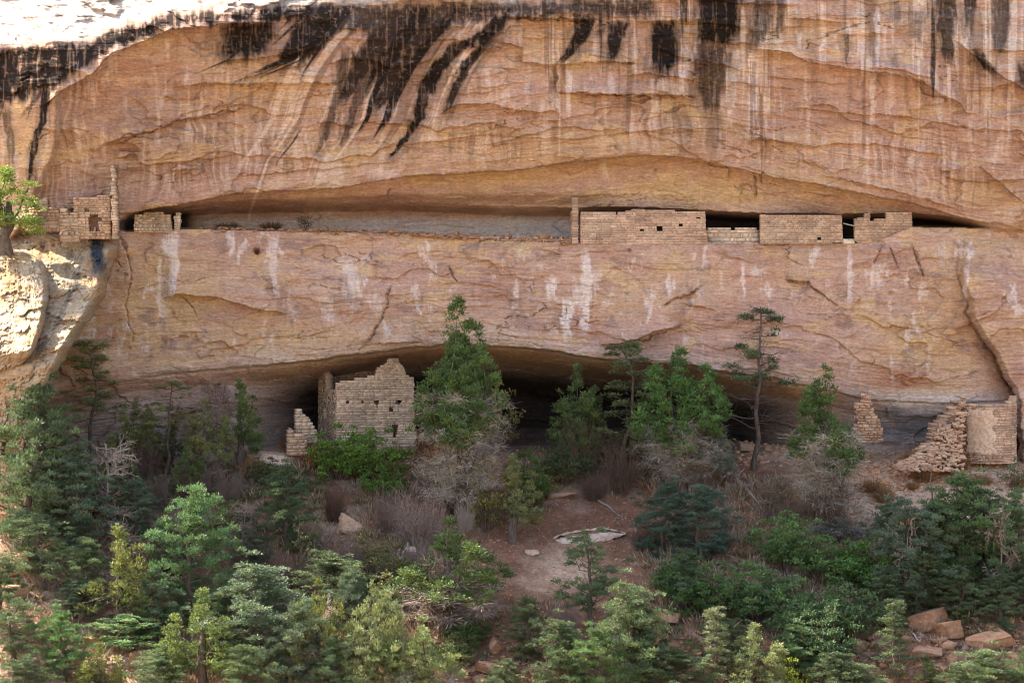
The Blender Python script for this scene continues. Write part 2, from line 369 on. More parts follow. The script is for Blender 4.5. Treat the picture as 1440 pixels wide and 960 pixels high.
WHITE = [([(241, 328, 9), (244, 370, 8), (238, 424, 4)], .8), ([(226, 360, 4), (222, 410, 2)], .5), ([(325, 324, 6), (326, 362, 4)], .6), ([(366, 326, 4), (366, 345, 3)], .5), ([(386, 330, 7), (384, 378, 6), (390, 420, 4)], .5),
    ([(485, 365, 14), (496, 400, 12), (490, 425, 10)], .55), ([(460, 420, 12), (466, 455, 8)], .5), ([(525, 415, 12), (535, 445, 8)], .5), ([(824, 355, 6), (826, 410, 6), (822, 470, 5)], .75), ([(775, 392, 8), (778, 425, 9)], .75),
    ([(797, 420, 8), (797, 478, 6)], .85), ([(812, 400, 10), (820, 440, 8)], .6), ([(840, 380, 5), (838, 425, 3)], .5), ([(940, 385, 3), (942, 420, 3)], .6), ([(1045, 370, 3), (1046, 420, 2)], .7), ([(1062, 376, 16), (1066, 390, 10)], .6),
    ([(992, 345, 4), (990, 380, 4)], .6), ([(1195, 342, 4), (1196, 432, 3)], .6), ([(1230, 376, 12), (1232, 406, 12)], .6), ([(1328, 340, 6), (1326, 372, 4)], .4), ([(783, 128, 3), (786, 162, 3)], .7), ([(800, 100, 4), (799, 165, 4)], .7), ([(778, 130, 4), (777, 158, 3)], .6),
    ([(745, 100, 5), (742, 150, 4)], .35), ([(880, 138, 3), (882, 158, 2)], .6), ([(925, 140, 3), (926, 158, 2)], .5), ([(1035, 70, 12), (1030, 120, 12), (1022, 166, 10)], .6), ([(1057, 70, 6), (1060, 170, 5)], .7), ([(1123, 45, 5), (1126, 73, 3)], .6),
    ([(1190, 30, 6), (1190, 58, 4)], .75), ([(1234, 15, 5), (1233, 97, 3)], .7), ([(1228, 106, 5), (1226, 182, 4)], .55), ([(1323, 130, 6), (1320, 175, 5)], .5), ([(1283, 215, 4), (1283, 240, 4)], .6), ([(1158, 55, 4), (1156, 95, 3)], .5), ([(980, 40, 3), (974, 90, 3)], .6),
    ([(965, 75, 5), (960, 128, 4)], .6), ([(560, 75, 4), (530, 120, 4)], .3), ([(1360, 375, 4), (1358, 425, 4)], .6), ([(465, 225, 24), (455, 265, 24)], .4), ([(540, 235, 20), (535, 262, 18)], .35), ([(650, 100, 5), (636, 150, 4)], .4), ([(520, 136, 10), (524, 156, 12)], .5), ([(550, 136, 10), (556, 158, 10)], .5), ([(610, 110, 6), (600, 150, 5)], .35), ([(850, 225, 5), (852, 252, 6)], .4), ([(720, 26, 10), (725, 45, 10)], .4)]
def cliff_tone(x, y, r, l, inn, lip, dl, A, v):
    n1 = fbm(x*.005, v*.014, 4, 71); n2 = fbm(x*.009, v*.035, 5, 72, .6); n3 = fbm(x*.014, v*.09, 5, 73, .6); nd = fbm(x*.07, y*.012, 4, 74)
    c = np.zeros(x.shape+(3,))+np.array((.43, .252, .172))
    c = mix(c, (.46, .300, .165), sst(-.08, .28, n1+.35*n3)*.8)                      # tan
    c = mix(c, (.36, .195, .132), sst(.05, .35, n2-.3*n1)*.7)                        # brown red
    c = mix(c, (.56, .40, .29), sst(.08, .4, n3-.2*n2)*.5)
    o = np.maximum.reduce([gs(x, y, 960, 268, 120, 30, 3), .7*gs(x, y, 700, 252, 150, 14, 4), .8*gs(x, y, 230, 420, 90, 90, 5), .6*gs(x, y, 640, 345, 90, 30, 6), .6*gs(x, y, 1300, 480, 110, 60, 7),
                           .6*gs(x, y, 400, 480, 240, 34, 8), .5*gs(x, y, 780, 215, 260, 45, 9), .5*gs(x, y, 1180, 195, 60, 20, 10), .7*gs(x, y, 30, 210, 60, 90, 11), .6*gs(x, y, 1390, 268, 60, 25, 12), .5*gs(x, y, 380, 130, 120, 40, 13), .5*gs(x, y, 780, 55, 70, 40, 14), .4*gs(x, y, 1340, 400, 60, 90, 15)])
    c = mix(c, (.49, .315, .125), np.clip(o*1.2, 0, .9))
    pk = np.maximum.reduce([.8*gs(x, y, 720, 130, 150, 45, 21), .7*gs(x, y, 1180, 130, 160, 60, 22), .5*gs(x, y, 1050, 440, 200, 90, 23), .5*gs(x, y, 480, 380, 150, 60, 24), .6*gs(x, y, 1250, 210, 160, 40, 25), .6*gs(x, y, 120, 260, 70, 60, 26)])
    c = mix(c, (.47, .275, .205), np.clip(pk, 0, .75))
    bw = np.maximum.reduce([.8*gs(x, y, 240, 190, 190, 80, 31), .6*gs(x, y, 640, 285, 200, 30, 32), .6*gs(x, y, 1130, 150, 90, 50, 33), .5*gs(x, y, 1090, 350, 120, 22, 35), .5*gs(x, y, 330, 330, 120, 40, 36)])
    c = mix(c, (.31, .178, .118), np.clip(bw, 0, .7))
    c = mix(c, (.40, .145, .07), .75*gs(x, y, 1262, 531, 45, 18, 37)); c = mix(c, (.47, .21, .11), .5*gs(x, y, 1070, 385, 60, 26, 38)); c = mix(c, (.48, .22, .12), .4*gs(x, y, 830, 450, 40, 30, 39))
    hi = sst(r+10, r-40, y); nf = fbm(x*.17+2*fbm(x*.02, y*.02, 2, 79), y*.007, 4, 75, .6); zone = sst(-.12, .2, fbm(x*.008, y*.006, 3, 76))
    c = mix(c, (.60, .45, .36), sst(.06, .3, nf)*.6*hi*zone); c = mix(c, (.22, .13, .095), sst(.08, .34, -nf)*.6*hi*zone)
    lowz = sst(l-6, l+10, y)*sst(-6, -40, dl)
    c = mix(c, (.60, .50, .44), sst(.12, .3, fbm(x*.05, y*.018, 5, 77, .65))*sst(-.05, .15, fbm(x*.012, y*.008, 3, 78))*.75*lowz)
    c = mix(c, (.27, .165, .125), sst(.14, .34, fbm(x*.02+50, y*.03, 5, 80, .65))*.75*lowz)
    c = mix(c, (.50, .33, .145), sst(.16, .34, fbm(x*.012+20, y*.03, 5, 81, .6))*.7)
    c = mix(c, (.60, .47, .39), sst(.16, .42, nd)*.5*sst(0, 30, y-20)*sst(r+10, r-40, y))
    c = mix(c, (.24, .15, .11), sst(.2, .42, -nd)*.5*sst(r, r-60, y))
    c = mix(c, (.55, .50, .46), np.clip(sst(-22, -4, dl)*sst(10, 2, dl)*sst(180, 220, x)*.35+.5*gs(x, y, 1290, 570, 130, 14, 43), 0, .6))     # mineral crust along the lip
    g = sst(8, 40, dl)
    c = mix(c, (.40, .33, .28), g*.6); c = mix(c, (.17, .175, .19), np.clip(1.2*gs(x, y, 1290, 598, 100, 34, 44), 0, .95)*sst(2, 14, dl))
    soot_shade = sst(6, 50, dl)*sst(335, 450, x)*sst(1180, 1040, x)  # smoke-blackened rock, darkened further to paint in the alcove's shade
    c = mix(c, (.018, .016, .015), soot_shade*.97)
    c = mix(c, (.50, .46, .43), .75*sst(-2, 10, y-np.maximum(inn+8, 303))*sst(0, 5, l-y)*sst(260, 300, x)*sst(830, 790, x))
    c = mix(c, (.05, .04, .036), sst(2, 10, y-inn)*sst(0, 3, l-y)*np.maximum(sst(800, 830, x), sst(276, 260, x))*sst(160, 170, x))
    for i, (p, s) in enumerate(WHITE): c = mix(c, (.66, .59, .55), s*.9*streak(x, y, p, 200+i, .75))
    vs = np.zeros(x.shape)
    halo = np.zeros(x.shape)
    for i, (p, s) in enumerate(BLACK):
        vs = np.maximum(vs, s*streak(x, y, p, 300+i)); halo = np.maximum(halo, s*streak(x, y, [(a, b_+8, w_*1.7+3) for a, b_, w_ in p], 340+i, .5))
    c = mix(c, (.17, .10, .07), halo*.55)
    FL = np.array([(-40, 700), (20, 672), (45, 655), (60, 640), (100, 613), (140, 594), (167, 586), (200, 566), (226, 545), (300, 520)], float)
    def field(bend, f, seed, y0, ln, thr, soft, xa, xb, xc, xd):
        s_ = x-bend; n = fbm(s_*f, y*.0035, 3, seed, .5)+.45*fbm(s_*f*3.3, y*.005, 3, seed+1, .55); tip = fbm(s_*f*2.2, s_*0+seed, 2, seed+3)
        h = (y-y0)/(ln*(1+1.3*tip))
        return sst(thr, thr+soft, n+.42*(1-h)-.12)*sst(0, 1, 12*(1.05-h))*sst(xa, xb, s_)*sst(xd, xc, s_)*sst(y0-12, y0+4, y)
    fan = np.interp(y, FL[:, 0], FL[:, 1])
    black = np.maximum.reduce([field(fan, .030, 701, 10, 205, .27, .17, -230, -190, 40, 60)*.97, field(np.interp(y, [-40, 20, 50, 85, 108, 200], [500, 470, 440, 400, 345, 250]), .035, 711, 8, 95, .20, .16, -150, -120, 20, 40)*.95,
                               field(0, .040, 721, -25, 125, .30, .20, 770, 800, 1480, 1500)*.85*(1-.8*sst(1085, 1110, x)*sst(1290, 1265, x)), field(0, .02, 731, -25, 90, .42, .18, 1040, 1060, 1480, 1500)*.8*(1-.8*sst(1085, 1110, x)*sst(1290, 1265, x)), field(np.interp(y, [60, 300], [0, -60]), .05, 741, 100, 150, .36, .1, -700, -690, 70, 85)*.8])
    rust = np.maximum.reduce([field(fan, .045, 751, 40, 230, .30, .14, -250, -200, 40, 80), field(0, .05, 761, -20, 230, .36, .14, 730, 780, 1480, 1500)])
    pale = np.maximum.reduce([field(fan, .055, 771, 20, 240, .33, .10, -250, -200, 50, 90), field(0, .06, 781, -20, 210, .36, .10, 720, 770, 1480, 1500)])
    c = mix(c, (.19, .105, .07), rust*.62*(1-vs)); c = mix(c, (.62, .48, .38), pale*.62*(1-vs))
    vs = np.maximum(vs, black)
    vs = np.maximum(vs, band(x, y, [(-700, 80), (0, 66), (60, 64), (125, 58), (150, 46), (180, 36), (240, 18), (310, 15), (480, 8)], [(-700, 220), (-60, 170), (0, 152), (60, 130), (70, 124), (100, 108), (127, 88), (165, 66), (210, 52), (240, 38), (310, 33), (480, 24)], 400, -700, 470))
    vs = np.maximum(vs, .85*band(x, y, [(400, 4), (700, 4), (930, -4)], [(400, 30), (480, 46), (620, 40), (700, 24), (920, 26)], 410, 400, 925))
    sp = fbm(x*.12, y*.14, 4, 420, .7)
    vs = np.clip(vs*(1.05-.35*sst(.12, .4, sp)-.35*sst(.1, .35, fbm(x*.22, y*.018, 4, 421, .6))), 0, 1)
    c = mix(c, (.013, .011, .011), vs*.97)
    # pale grey top of the brow with dark speckles
    top = sst(6, -12, y-curve([(-700, 260), (-60, 90), (0, 66), (60, 60), (125, 52), (180, 34), (240, 18), (320, 12), (480, 6), (700, 4), (1000, -8), (1440, -12)], x)+10*fbm(x*.04, y*.06, 4, 430))
    bl = mix(np.zeros(x.shape+(3,))+np.array((.40, .36, .32)), (.06, .052, .048), sst(.1, .3, fbm(x*.035, y*.07, 5, 431, .65))*.85)
    c = c*(1-top[..., None]*.9)+bl*top[..., None]*.9
    lum = (c*np.array((.3, .55, .15))).sum(-1, keepdims=True); c = lum+(c-lum)*.76
    return np.clip(c*np.array((1.09, 1.02, 1.02)), .012, .8)
def build_cliff():
    px = np.concatenate([np.arange(-700, -60, 9.0), np.arange(-60, 1500, 1.3), np.arange(1500, 2200, 9.0)])
    py = np.concatenate([np.arange(-360, -20, 5.0), np.arange(-20, 640, 1.15), np.arange(640, 860, 3.0)])
    x, y = np.meshgrid(px, py)
    Y, r, l, inn, lip, dl, A = cliff_depth(x, y)
    v = bedding(x, y, r, l, lip)
    Y = Y+rough(x, y, v, sst(r+8, r-8, y))
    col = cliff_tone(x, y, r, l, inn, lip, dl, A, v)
    k = (D+Y)/D/S
    X = (x-720)*k; Z = ZC+(YH-y)*k
    # rim and mesa top behind it
    rows = []; cols = []
    for dy, dz in ((90, 2), (40, 1.5), (12, 1), (3, .5)):
        rows.append(np.stack([X[0], np.maximum(Y[0], 0)+dy, Z[0]+dz], -1)); cols.append(col[0])
    V = np.concatenate([np.stack(rows), np.stack([X, Y, Z], -1)]); C = np.concatenate([np.stack(cols), col])
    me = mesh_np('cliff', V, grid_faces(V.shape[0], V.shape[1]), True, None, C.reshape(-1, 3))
    tag(link('cliff', me, M_CLIFF), 'banded sandstone cliff with two alcoves and black water streaks under its brow', 'cliff', kind='structure')
build_cliff()

# ------------------------------------------------------------------ the sunlit rock nose at the left
def lobe(prof, xc, nr, nt, seed, th0=-.45, th1=3.4):
    p = np.array(prof, float)     # py, right edge px, front depth
    yy = np.linspace(p[0, 0], p[-1, 0], nr); re = np.interp(yy, p[:, 0], p[:, 1]); fd = np.interp(yy, p[:, 0], p[:, 2])
    for _ in range(5):
        re[1:-1] = (re[:-2]+2*re[1:-1]+re[2:])/4; fd[1:-1] = (fd[:-2]+2*fd[1:-1]+fd[2:])/4
    tt = np.linspace(0, 1, nt)**1.7; T0, Yy = np.meshgrid(tt, yy); RE = re[:, None]+0*T0; FD = fd[:, None]+0*T0
    ctr = 0.5; s = T0/.055
    shp = np.where(s < 1, np.clip(1-(1-np.clip(s, 0, 1))**2.4, 0, 1)**.5, 1)-.8*np.clip(T0-.05, 0, 1)
    Yd = ctr+(FD-ctr)*shp
    Xr = RE-(RE-xc)*T0; T = .2+2.7*T0
    u = T*90+RE*.0; n = .22*fbm(u*.022, Yy*.03, 3, seed)+.16*fbm(u*.03, Yy*.12, 5, seed+3, .6)
    pl = fbm(u*.03, Yy*.05, 4, seed+5)*4; f = pl-np.floor(pl); n = n+.10*(np.floor(pl)+sst(0, .15, f))+.34*saw(u*5, Yy, 26, 1.1, seed+60, -.05, .2)+.14*saw(u*5, Yy, 10, 1.1, seed+70, -.05, .2)+.06*fbm(u*.3, Yy*.12, 4, seed+80, .65)
    cr = fbm(u*.03, Yy*.06, 5, seed+8, .6); n = n-.18*np.exp(-(cr/.02)**2)
    Yd = Yd-n*.8*np.clip(shp*1.3, .2, 1); Xr = Xr+n*9*np.clip(1-s, 0, 1)
    k = (D+Yd)/D/S
    V = np.stack([(Xr-720)*k, Yd, ZC+(YH-Yy)*k], -1)
    c = np.zeros(V.shape[:2]+(3,))+np.array((.36, .275, .19))
    c = mix(c, (.36, .225, .125), sst(-.05, .25, fbm(u*.02, Yy*.035, 4, seed+20))*.8)
    c = mix(c, (.38, .32, .26), sst(.05, .3, fbm(u*.05, Yy*.09, 5, seed+21, .6))*.7)
    c = mix(c, (.10, .085, .075), sst(.22, .38, fbm(u*.05, Yy*.012+3, 4, seed+22))*.6)
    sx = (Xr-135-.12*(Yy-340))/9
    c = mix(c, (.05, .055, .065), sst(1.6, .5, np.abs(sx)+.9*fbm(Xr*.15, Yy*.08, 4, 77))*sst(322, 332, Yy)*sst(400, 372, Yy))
    # cap: collapse the first row to the middle
    top = V[0:1].copy(); top[..., 1] = .5; top[..., 2] = V[0, :, 2].mean()+.1; top[..., 0] = top[..., 0]*.3+V[0, :, 0].mean()*.7
    V = np.concatenate([top, V]); c = np.concatenate([c[0:1], c])
    return V, c
def build_nose():
    parts = [lobe([(330, 150, -1.4), (338, 166, -2.3), (352, 166, -3.0), (375, 158, -4.2), (410, 149, -5.9), (450, 124, -7.9), (490, 98, -9.6), (515, 84, -10.2), (540, 72, -9.6), (620, 46, -7.4), (760, 20, -6)], -190, 260, 280, 500),
             lobe([(354, 40, -3.6), (362, 60, -4.2), (380, 70, -5.2), (410, 73, -6.8), (450, 68, -8.7), (480, 58, -10.1), (497, 52, -10.6), (510, 42, -9.0), (530, 30, -8), (640, 10, -7)], -190, 200, 240, 540)]
    Vs = []; Fs = []; Cs = []; n = 0
    for V, c in parts:
        Vs.append(V.reshape(-1, 3)); Cs.append(c.reshape(-1, 3)); Fs.append(grid_faces(V.shape[0], V.shape[1])+n); n += V.shape[0]*V.shape[1]
    me = mesh_np('rock_outcrop', np.concatenate(Vs), np.concatenate(Fs), True, None, np.concatenate(Cs))
    tag(link('rock_outcrop', me, M_CLIFF), 'sunlit cream sandstone nose bulging from the cliff foot under the left ruin', 'rock outcrop', kind='structure')
build_nose()

# ------------------------------------------------------------------ the slope, the canyon and its far side under the viewer
def ground_z(X, Y):
    X = np.asarray(X, float); Y = np.asarray(Y, float)
    prof = [(-400, 34), (-150, 22), (-120, 12), (-96, 1.4), (-88, .6), (-84, -6), (-72, -22), (-50, -34), (-36, -26), (-26, -18.6), (-16, -12.6), (-8, -8.9), (-3, -6.7), (-1, -5.95), (1, -5.6), (4, -5.3), (9, -4.6), (14, -4)]
    p = np.array(prof); z = np.interp(Y, p[:, 0], p[:, 1])
    near = np.exp(-((Y+10)/26.)**2)
    z = z+near*(.55*fbm(X*.09, Y*.12, 4, 601)*sst(1, -3, Y)+.16*fbm(X*.5, Y*.6, 4, 602)+.045*fbm(X*2.2, Y*2.6, 4, 603))
    z = z+2.6*np.exp(-((X+27)/7.)**2-((Y+9)/6.)**2)-.7*np.exp(-((X-4)/6.)**2-((Y+7)/5.)**2)
    z = z+(1-near)*2.5*fbm(X*.03, Y*.03, 4, 604)*np.where((Y < -86) & (Y > -98), 0.1, 1)*sst(-20, -40, Y)
    return z
GY = np.arange(10, -30, -.04)
def ground_at(px, py):
    k = (D+GY)/D/S; X = (px-720)*k; z = ground_z(X, GY); s = YH-(z-ZC)/k
    i = np.where(s >= py)[0]
    i = i[0] if len(i) else len(GY)-1
    return X[i], GY[i], float(z[i]), 1/k[i]
def build_ground():
    xs = np.concatenate([np.linspace(-260, -34, 40)[:-1], np.arange(-34, 34, .14), np.linspace(34, 260, 40)])
    ys = np.concatenate([np.linspace(-420, -32, 90)[:-1], np.arange(-32, 14, .14)])
    X, Y = np.meshgrid(xs, ys); Z = ground_z(X, Y)
    k = (D+Y)/D/S; px = 720+X/k; py = YH-(Z-ZC)/k
    n = fbm(X*.22, Y*.3, 4, 610); n2 = fbm(X*.8, Y*.9, 4, 611)
    c = np.zeros(X.shape+(3,))+np.array((.245, .122, .074))
    c = mix(c, (.20, .105, .066), sst(0, .3, n)*.8); c = mix(c, (.42, .29, .21), sst(.1, .4, n2)*.6)
    far = sst(-34, -60, Y); c = mix(c, (.36, .27, .19), far); c = mix(c, (.10, .12, .06), far*sst(.05, .2, fbm(X*.12, Y*.12, 4, 613)))
    pale = np.maximum.reduce([.62*gs(px, py, 790, 800, 70, 42, 51), gs(px, py, 470, 735, 40, 24, 52), 1.3*gs(px, py, 1310, 690, 200, 80, 53, .3), gs(px, py, 1110, 620, 90, 40, 62, .3), .8*gs(px, py, 20, 800, 120, 60, 54), .8*gs(px, py, 200, 920, 260, 70, 55), .6*gs(px, py, 1210, 740, 60, 40, 56), .7*gs(px, py, 400, 640, 90, 30, 57), .5*gs(px, py, 820, 690, 60, 14, 58)])
    c = mix(c, (.62, .43, .30), np.clip(pale*1.2, 0, .9))
    rd = np.maximum.reduce([gs(px, py, 860, 720, 110, 40, 59), gs(px, py, 1060, 690, 90, 40, 60), gs(px, py, 720, 780, 60, 40, 61)])
    c = mix(c, (.25, .115, .070), np.clip(rd, 0, .8)*(1-np.clip(pale, 0, 1)))
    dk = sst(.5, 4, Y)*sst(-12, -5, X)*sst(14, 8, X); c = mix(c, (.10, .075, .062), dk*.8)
    F = grid_faces(X.shape[0], X.shape[1])[:, ::-1]
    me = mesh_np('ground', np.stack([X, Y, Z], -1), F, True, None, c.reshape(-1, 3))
    tag(link('ground', me, M_GROUND), 'reddish slope of soil and pale grit falling away below the alcove', 'ground', kind='structure')
build_ground()
# ------------------------------------------------------------------ masonry
def spans(poly, z):
    xs = []
    n = len(poly)
    for i in range(n):
        (x0, z0), (x1, z1) = poly[i], poly[(i+1) % n]
        if (z0 <= z) != (z1 <= z): xs.append(x0+(z-z0)*(x1-x0)/(z1-z0))
    xs.sort(); return [(xs[i], xs[i+1]) for i in range(0, len(xs)-1, 2)]
def cut(iv, holes):
    for a, b in holes:
        o = []
        for s, e in iv:
            if b <= s or a >= e: o.append((s, e)); continue
            if a > s: o.append((s, a))
            if b < e: o.append((b, e))
        iv = o
    return iv
QB = np.array([(0, 1, 5, 4), (1, 2, 6, 5), (2, 3, 7, 6), (3, 0, 4, 7), (4, 5, 6, 7), (3, 2, 1, 0)])
class Stones:
    def __init__(s): s.V = []; s.F = []; s.T = []; s.n = 0
    def box(s, u0, u1, w0, w1, z0, z1, mp, tint, j, rnd, seg=1):
        cs = [(u0, w0, z0), (u1, w0, z0), (u1, w1, z0), (u0, w1, z0), (u0, w0, z1), (u1, w0, z1), (u1, w1, z1), (u0, w1, z1)]
        for u, w_, z in cs: s.V.append(mp(u+rnd.uniform(-j, j), w_+rnd.uniform(-j, j), z+rnd.uniform(-j, j)*.6))
        s.F.append(QB+s.n); s.T += [tint]*6; s.n += 8
    def build(s, name, mat, parent=None):
        return link(name, mesh_np(name, s.V, np.concatenate(s.F), False, s.T), mat, parent)
def masonry(st, poly, mp, t=.36, holes=(), course=.125, stone=.34, seed=1, jit=.009, tone=1.0, joint=.0045, prot=.012, rag=.015, band=None):
    # poly and holes: (along the wall, height); every course is cut to the outline and laid stone by stone
    rnd = random.Random(seed); zs = [p[1] for p in poly]; z = min(zs); zt = max(zs)
    while z < zt-.02:
        h = min(course*rnd.uniform(.6, 1.45), zt-z); zm = z+h*.5
        iv = spans(poly, zm)
        hv = []
        for hp in holes: hv += spans(hp, zm)
        iv = cut(iv, hv)
        for a, b in iv:
            if b-a < .06: continue
            a2 = a+rnd.uniform(0, rag); b2 = b-rnd.uniform(0, rag)
            n_ = max(1, int((b2-a2)/1.2)+1)
            for q in range(n_):
                st.box(a2+.02+(b2-a2-.04)*q/n_, a2+.02+(b2-a2-.04)*(q+1)/n_, .018, t-.018, z, z+h, mp, .92*tone, 0, rnd)
            u = a2; bt = tone*rnd.uniform(.90, 1.08); uu = np.linspace(a, b, 40); pv = 1+.5*fbm(uu*.9+seed*3.3, uu*0+zm*.9, 3, seed)+.3*fbm(uu*2.5, uu*0+zm*3+seed, 2, seed+1); ero = 1+.0*a
            if band: bt *= band(zm)
            while u < b2-.02:
                L = stone*rnd.choice((.35, .55, .8, 1.0, 1.3, 1.9))*rnd.uniform(.8, 1.2); v = min(u+L, b2)
                if b2-v < .1: v = b2
                g = joint*rnd.uniform(.6, 1.5)
                st.box(u+g, v-g, -rnd.uniform(0, prot), t+rnd.uniform(0, prot), z+g*.8, z+h-g*.8, mp, bt*float(np.interp((u+v)/2, uu, pv))*rnd.uniform(.84, 1.14), jit, rnd)
                u = v
        z += h
def flat(px0, Y0, px1, Y1):
    # a wall plane running from one plan point to another; outlines are given in picture units and carried to that plane
    X0 = at(px0, 0, Y0)[0]; X1 = at(px1, 0, Y1)[0]; L = math.hypot(X1-X0, Y1-Y0); ux, uy = (X1-X0)/L, (Y1-Y0)/L
    def mp(u, w_, z): return (X0+ux*u-uy*w_, Y0+uy*u+ux*w_, z)
    def cv(pts):
        o = []
        for px, py in pts:
            c = (px-720)/S/D       # X = c*(D+Y)
            u = (c*(D+Y0)-X0)/(ux-c*uy); Y = Y0+uy*u
            o.append((u, ZC+(YH-py)*(D+Y)/D/S))
        return o
    return mp, cv
def rc(x0, y0, x1, y1): return [(x0, y0), (x1, y0), (x1, y1), (x0, y1)]
def ruin(name, label, cat, px, py, Y, group=None):
    X, Z = at(px, py, Y); e = empty(name, (X, Y, Z)); tag(e, label, cat, group, 'thing'); return e
def part(name, st, parent, color, mat=None):
    # the stones are given in world coordinates; move them to the thing's own origin
    V = np.array(st.V)-np.array(parent.location); o = link(name, mesh_np(name, V, np.concatenate(st.F), False, st.T), mat or M_MAS, parent)
    o.color = color+(1,) if len(color) == 3 else color; return o
def stick(name, a, b, r0, r1, parent=None, mat=None, seed=1, wob=.03, n=6):
    rnd = random.Random(seed); a = Vector(a); b = Vector(b); P = []
    for i in range(n+1):
        f = i/n; p = a.lerp(b, f)
        if 0 < i < n: p += Vector([rnd.uniform(-wob, wob) for _ in range(3)])
        P.append(p)
    tb = Tubes(); tb.tube(P, [r0+(r1-r0)*i/n for i in range(n+1)], 6)
    o = tb.build(name, mat or M_GREY, parent); return o
class Tubes:
    def __init__(s): s.V = []; s.F = []; s.n = 0
    def tube(s, P, rad, k=5):
        m = len(P)
        for i, p in enumerate(P):
            d = (P[min(i+1, m-1)]-P[max(i-1, 0)])
            d = d.normalized() if d.length > 1e-6 else Vector((0, 0, 1))
            a = d.orthogonal().normalized(); b = d.cross(a)
            for q in range(k):
                t = 2*math.pi*q/k; v = p+(a*math.cos(t)+b*math.sin(t))*rad[i]; s.V.append((v.x, v.y, v.z))
        for i in range(m-1):
            for q in range(k):
                s.F.append((s.n+i*k+q, s.n+i*k+(q+1) % k, s.n+(i+1)*k+(q+1) % k, s.n+(i+1)*k+q))
        s.n += m*k
    def mesh(s, name): return mesh_np(name, s.V, s.F, True)
    def build(s, name, mat, parent=None): return link(name, s.mesh(name), mat, parent)

TAN = (1.03, .88, .82); PINK = (1.0, .87, .80); DIM = (.80, .74, .70); PALE = (1.15, 1.14, 1.12)
# --- upper right: the long ledge house
e = ruin('ledge_house', 'long tan masonry house on the upper ledge with tiny windows and a wide opening', 'cliff dwelling', 950, 342, -.3)
mp, cv = flat(813, -.55, 893, -.5); st = Stones()
masonry(st, cv([(816, 342), (816, 298), (830, 298), (840, 299), (868, 300), (880, 297), (893, 294), (894.5, 294), (894.5, 343)]), mp, .35, (), .095, .32, 11)
part('wall', st, e, TAN)
mp, cv = flat(893, -.5, 993, -.45); st = Stones()
masonry(st, cv([(893, 343), (893, 294), (905, 294), (912, 296), (940, 295), (955, 297), (992, 297), (993, 320), (996, 342)]), mp, .35,
        [cv(rc(900.5, 321.5, 905.5, 326)), cv(rc(924, 318.5, 931.5, 325)), cv(rc(955, 313.5, 960, 319)), cv(rc(980, 305.5, 985, 308))], .09, .28, 12)
part('wall', st, e, (1.04, .88, .81))
mp, cv = flat(990, .05, 1072, .08); st = Stones()
masonry(st, cv([(992, 344), (992, 322), (1004, 321), (1012, 320), (1030, 322), (1050, 321), (1068, 322), (1070, 344)]), mp, .4, (), .17, .34, 13, .03, 1.02, .024, .05)
part('infill_wall', st, e, PALE)['label'] = 'rough loose-stone wall filling the foot of the wide opening'
mp, cv = flat(1068.5, -.45, 1187, -.4); st = Stones()
masonry(st, cv([(1069, 343), (1069, 301.5), (1100, 303), (1130, 302), (1160, 303), (1184, 302), (1186, 342)]), mp, .38, [cv([(1150, 337), (1155, 337), (1154, 334), (1150, 335)])], .09, .30, 14)
part('wall', st, e, (.97, .83, .75))
mp, cv = flat(813, -.5, 811, 1.4); st = Stones()      # fin: a wall end running back from the front
masonry(st, [(-.12, at(0, 343, -.5)[1]), (-.12, at(0, 282, -.5)[1]), (.08, at(0, 278, -.5)[1]), (.25, at(0, 282, -.5)[1]), (.5, at(0, 296, -.5)[1]), (1.8, at(0, 297, 0)[1]), (1.8, at(0, 343, 0)[1])], mp, .3, (), .12, .3, 15, .015)
part('wall_end', st, e, TAN)['label'] = 'tall narrow pointed wall end standing above the roofless front'
e = ruin('ruined_wall', 'low crumbled line of thin reddish stones on the upper ledge left of the ledge house', 'ruined wall', 710, 340, -.3)
mp, cv = flat(590, -.42, 812, -.40); st = Stones(); rs = np.random.RandomState(4)
tp = [(x_, 334-.028*(x_-590)*0+(-6 if x_ > 690 else -3)*rs.rand()+(x_-590)*.028-2) for x_ in range(594, 812, 7)]
masonry(st, cv([(592, 335)]+tp+[(811, 344), (740, 342), (640, 337), (592, 332)]), mp, .5, [cv(rc(643, 331, 649, 336))], .09, .26, 18, .04, 1.0, .012, .08, .15); part('wall', st, e, (.98, .80, .72))
# --- far right of the ledge
e = ruin('doorway_house', 'small stepped masonry house beside a narrow dark doorway, right of the long ledge house', 'cliff dwelling', 1215, 340, -.3)
mp, cv = flat(1200, -.45, 1284, -.3); st = Stones()
masonry(st, cv([(1202, 339), (1202, 308), (1206, 307), (1207, 304), (1216, 304), (1217, 300), (1224, 298.5), (1283, 299), (1283, 327), (1262, 332), (1244, 340), (1226, 344), (1222, 345)]), mp, .36, [cv(rc(1224, 298, 1246.5, 309))], .09, .28, 21)
part('wall', st, e, (.92, .78, .70))
a, b = at(1186, 314, -.42), at(1202, 318, -.42)
stick('lintel_pole', Vector((a[0], -.42, a[1]))-e.location, Vector((b[0], -.42, b[1]))-e.location, .035, .03, e, M_GREY, 3, .006)
mp, cv = flat(1184, -.42, 1203, -.4); st = Stones()
masonry(st, cv(rc(1186, 336, 1202, 343)), mp, .36, (), .11, .3, 22); part('door_sill', st, e, PALE)
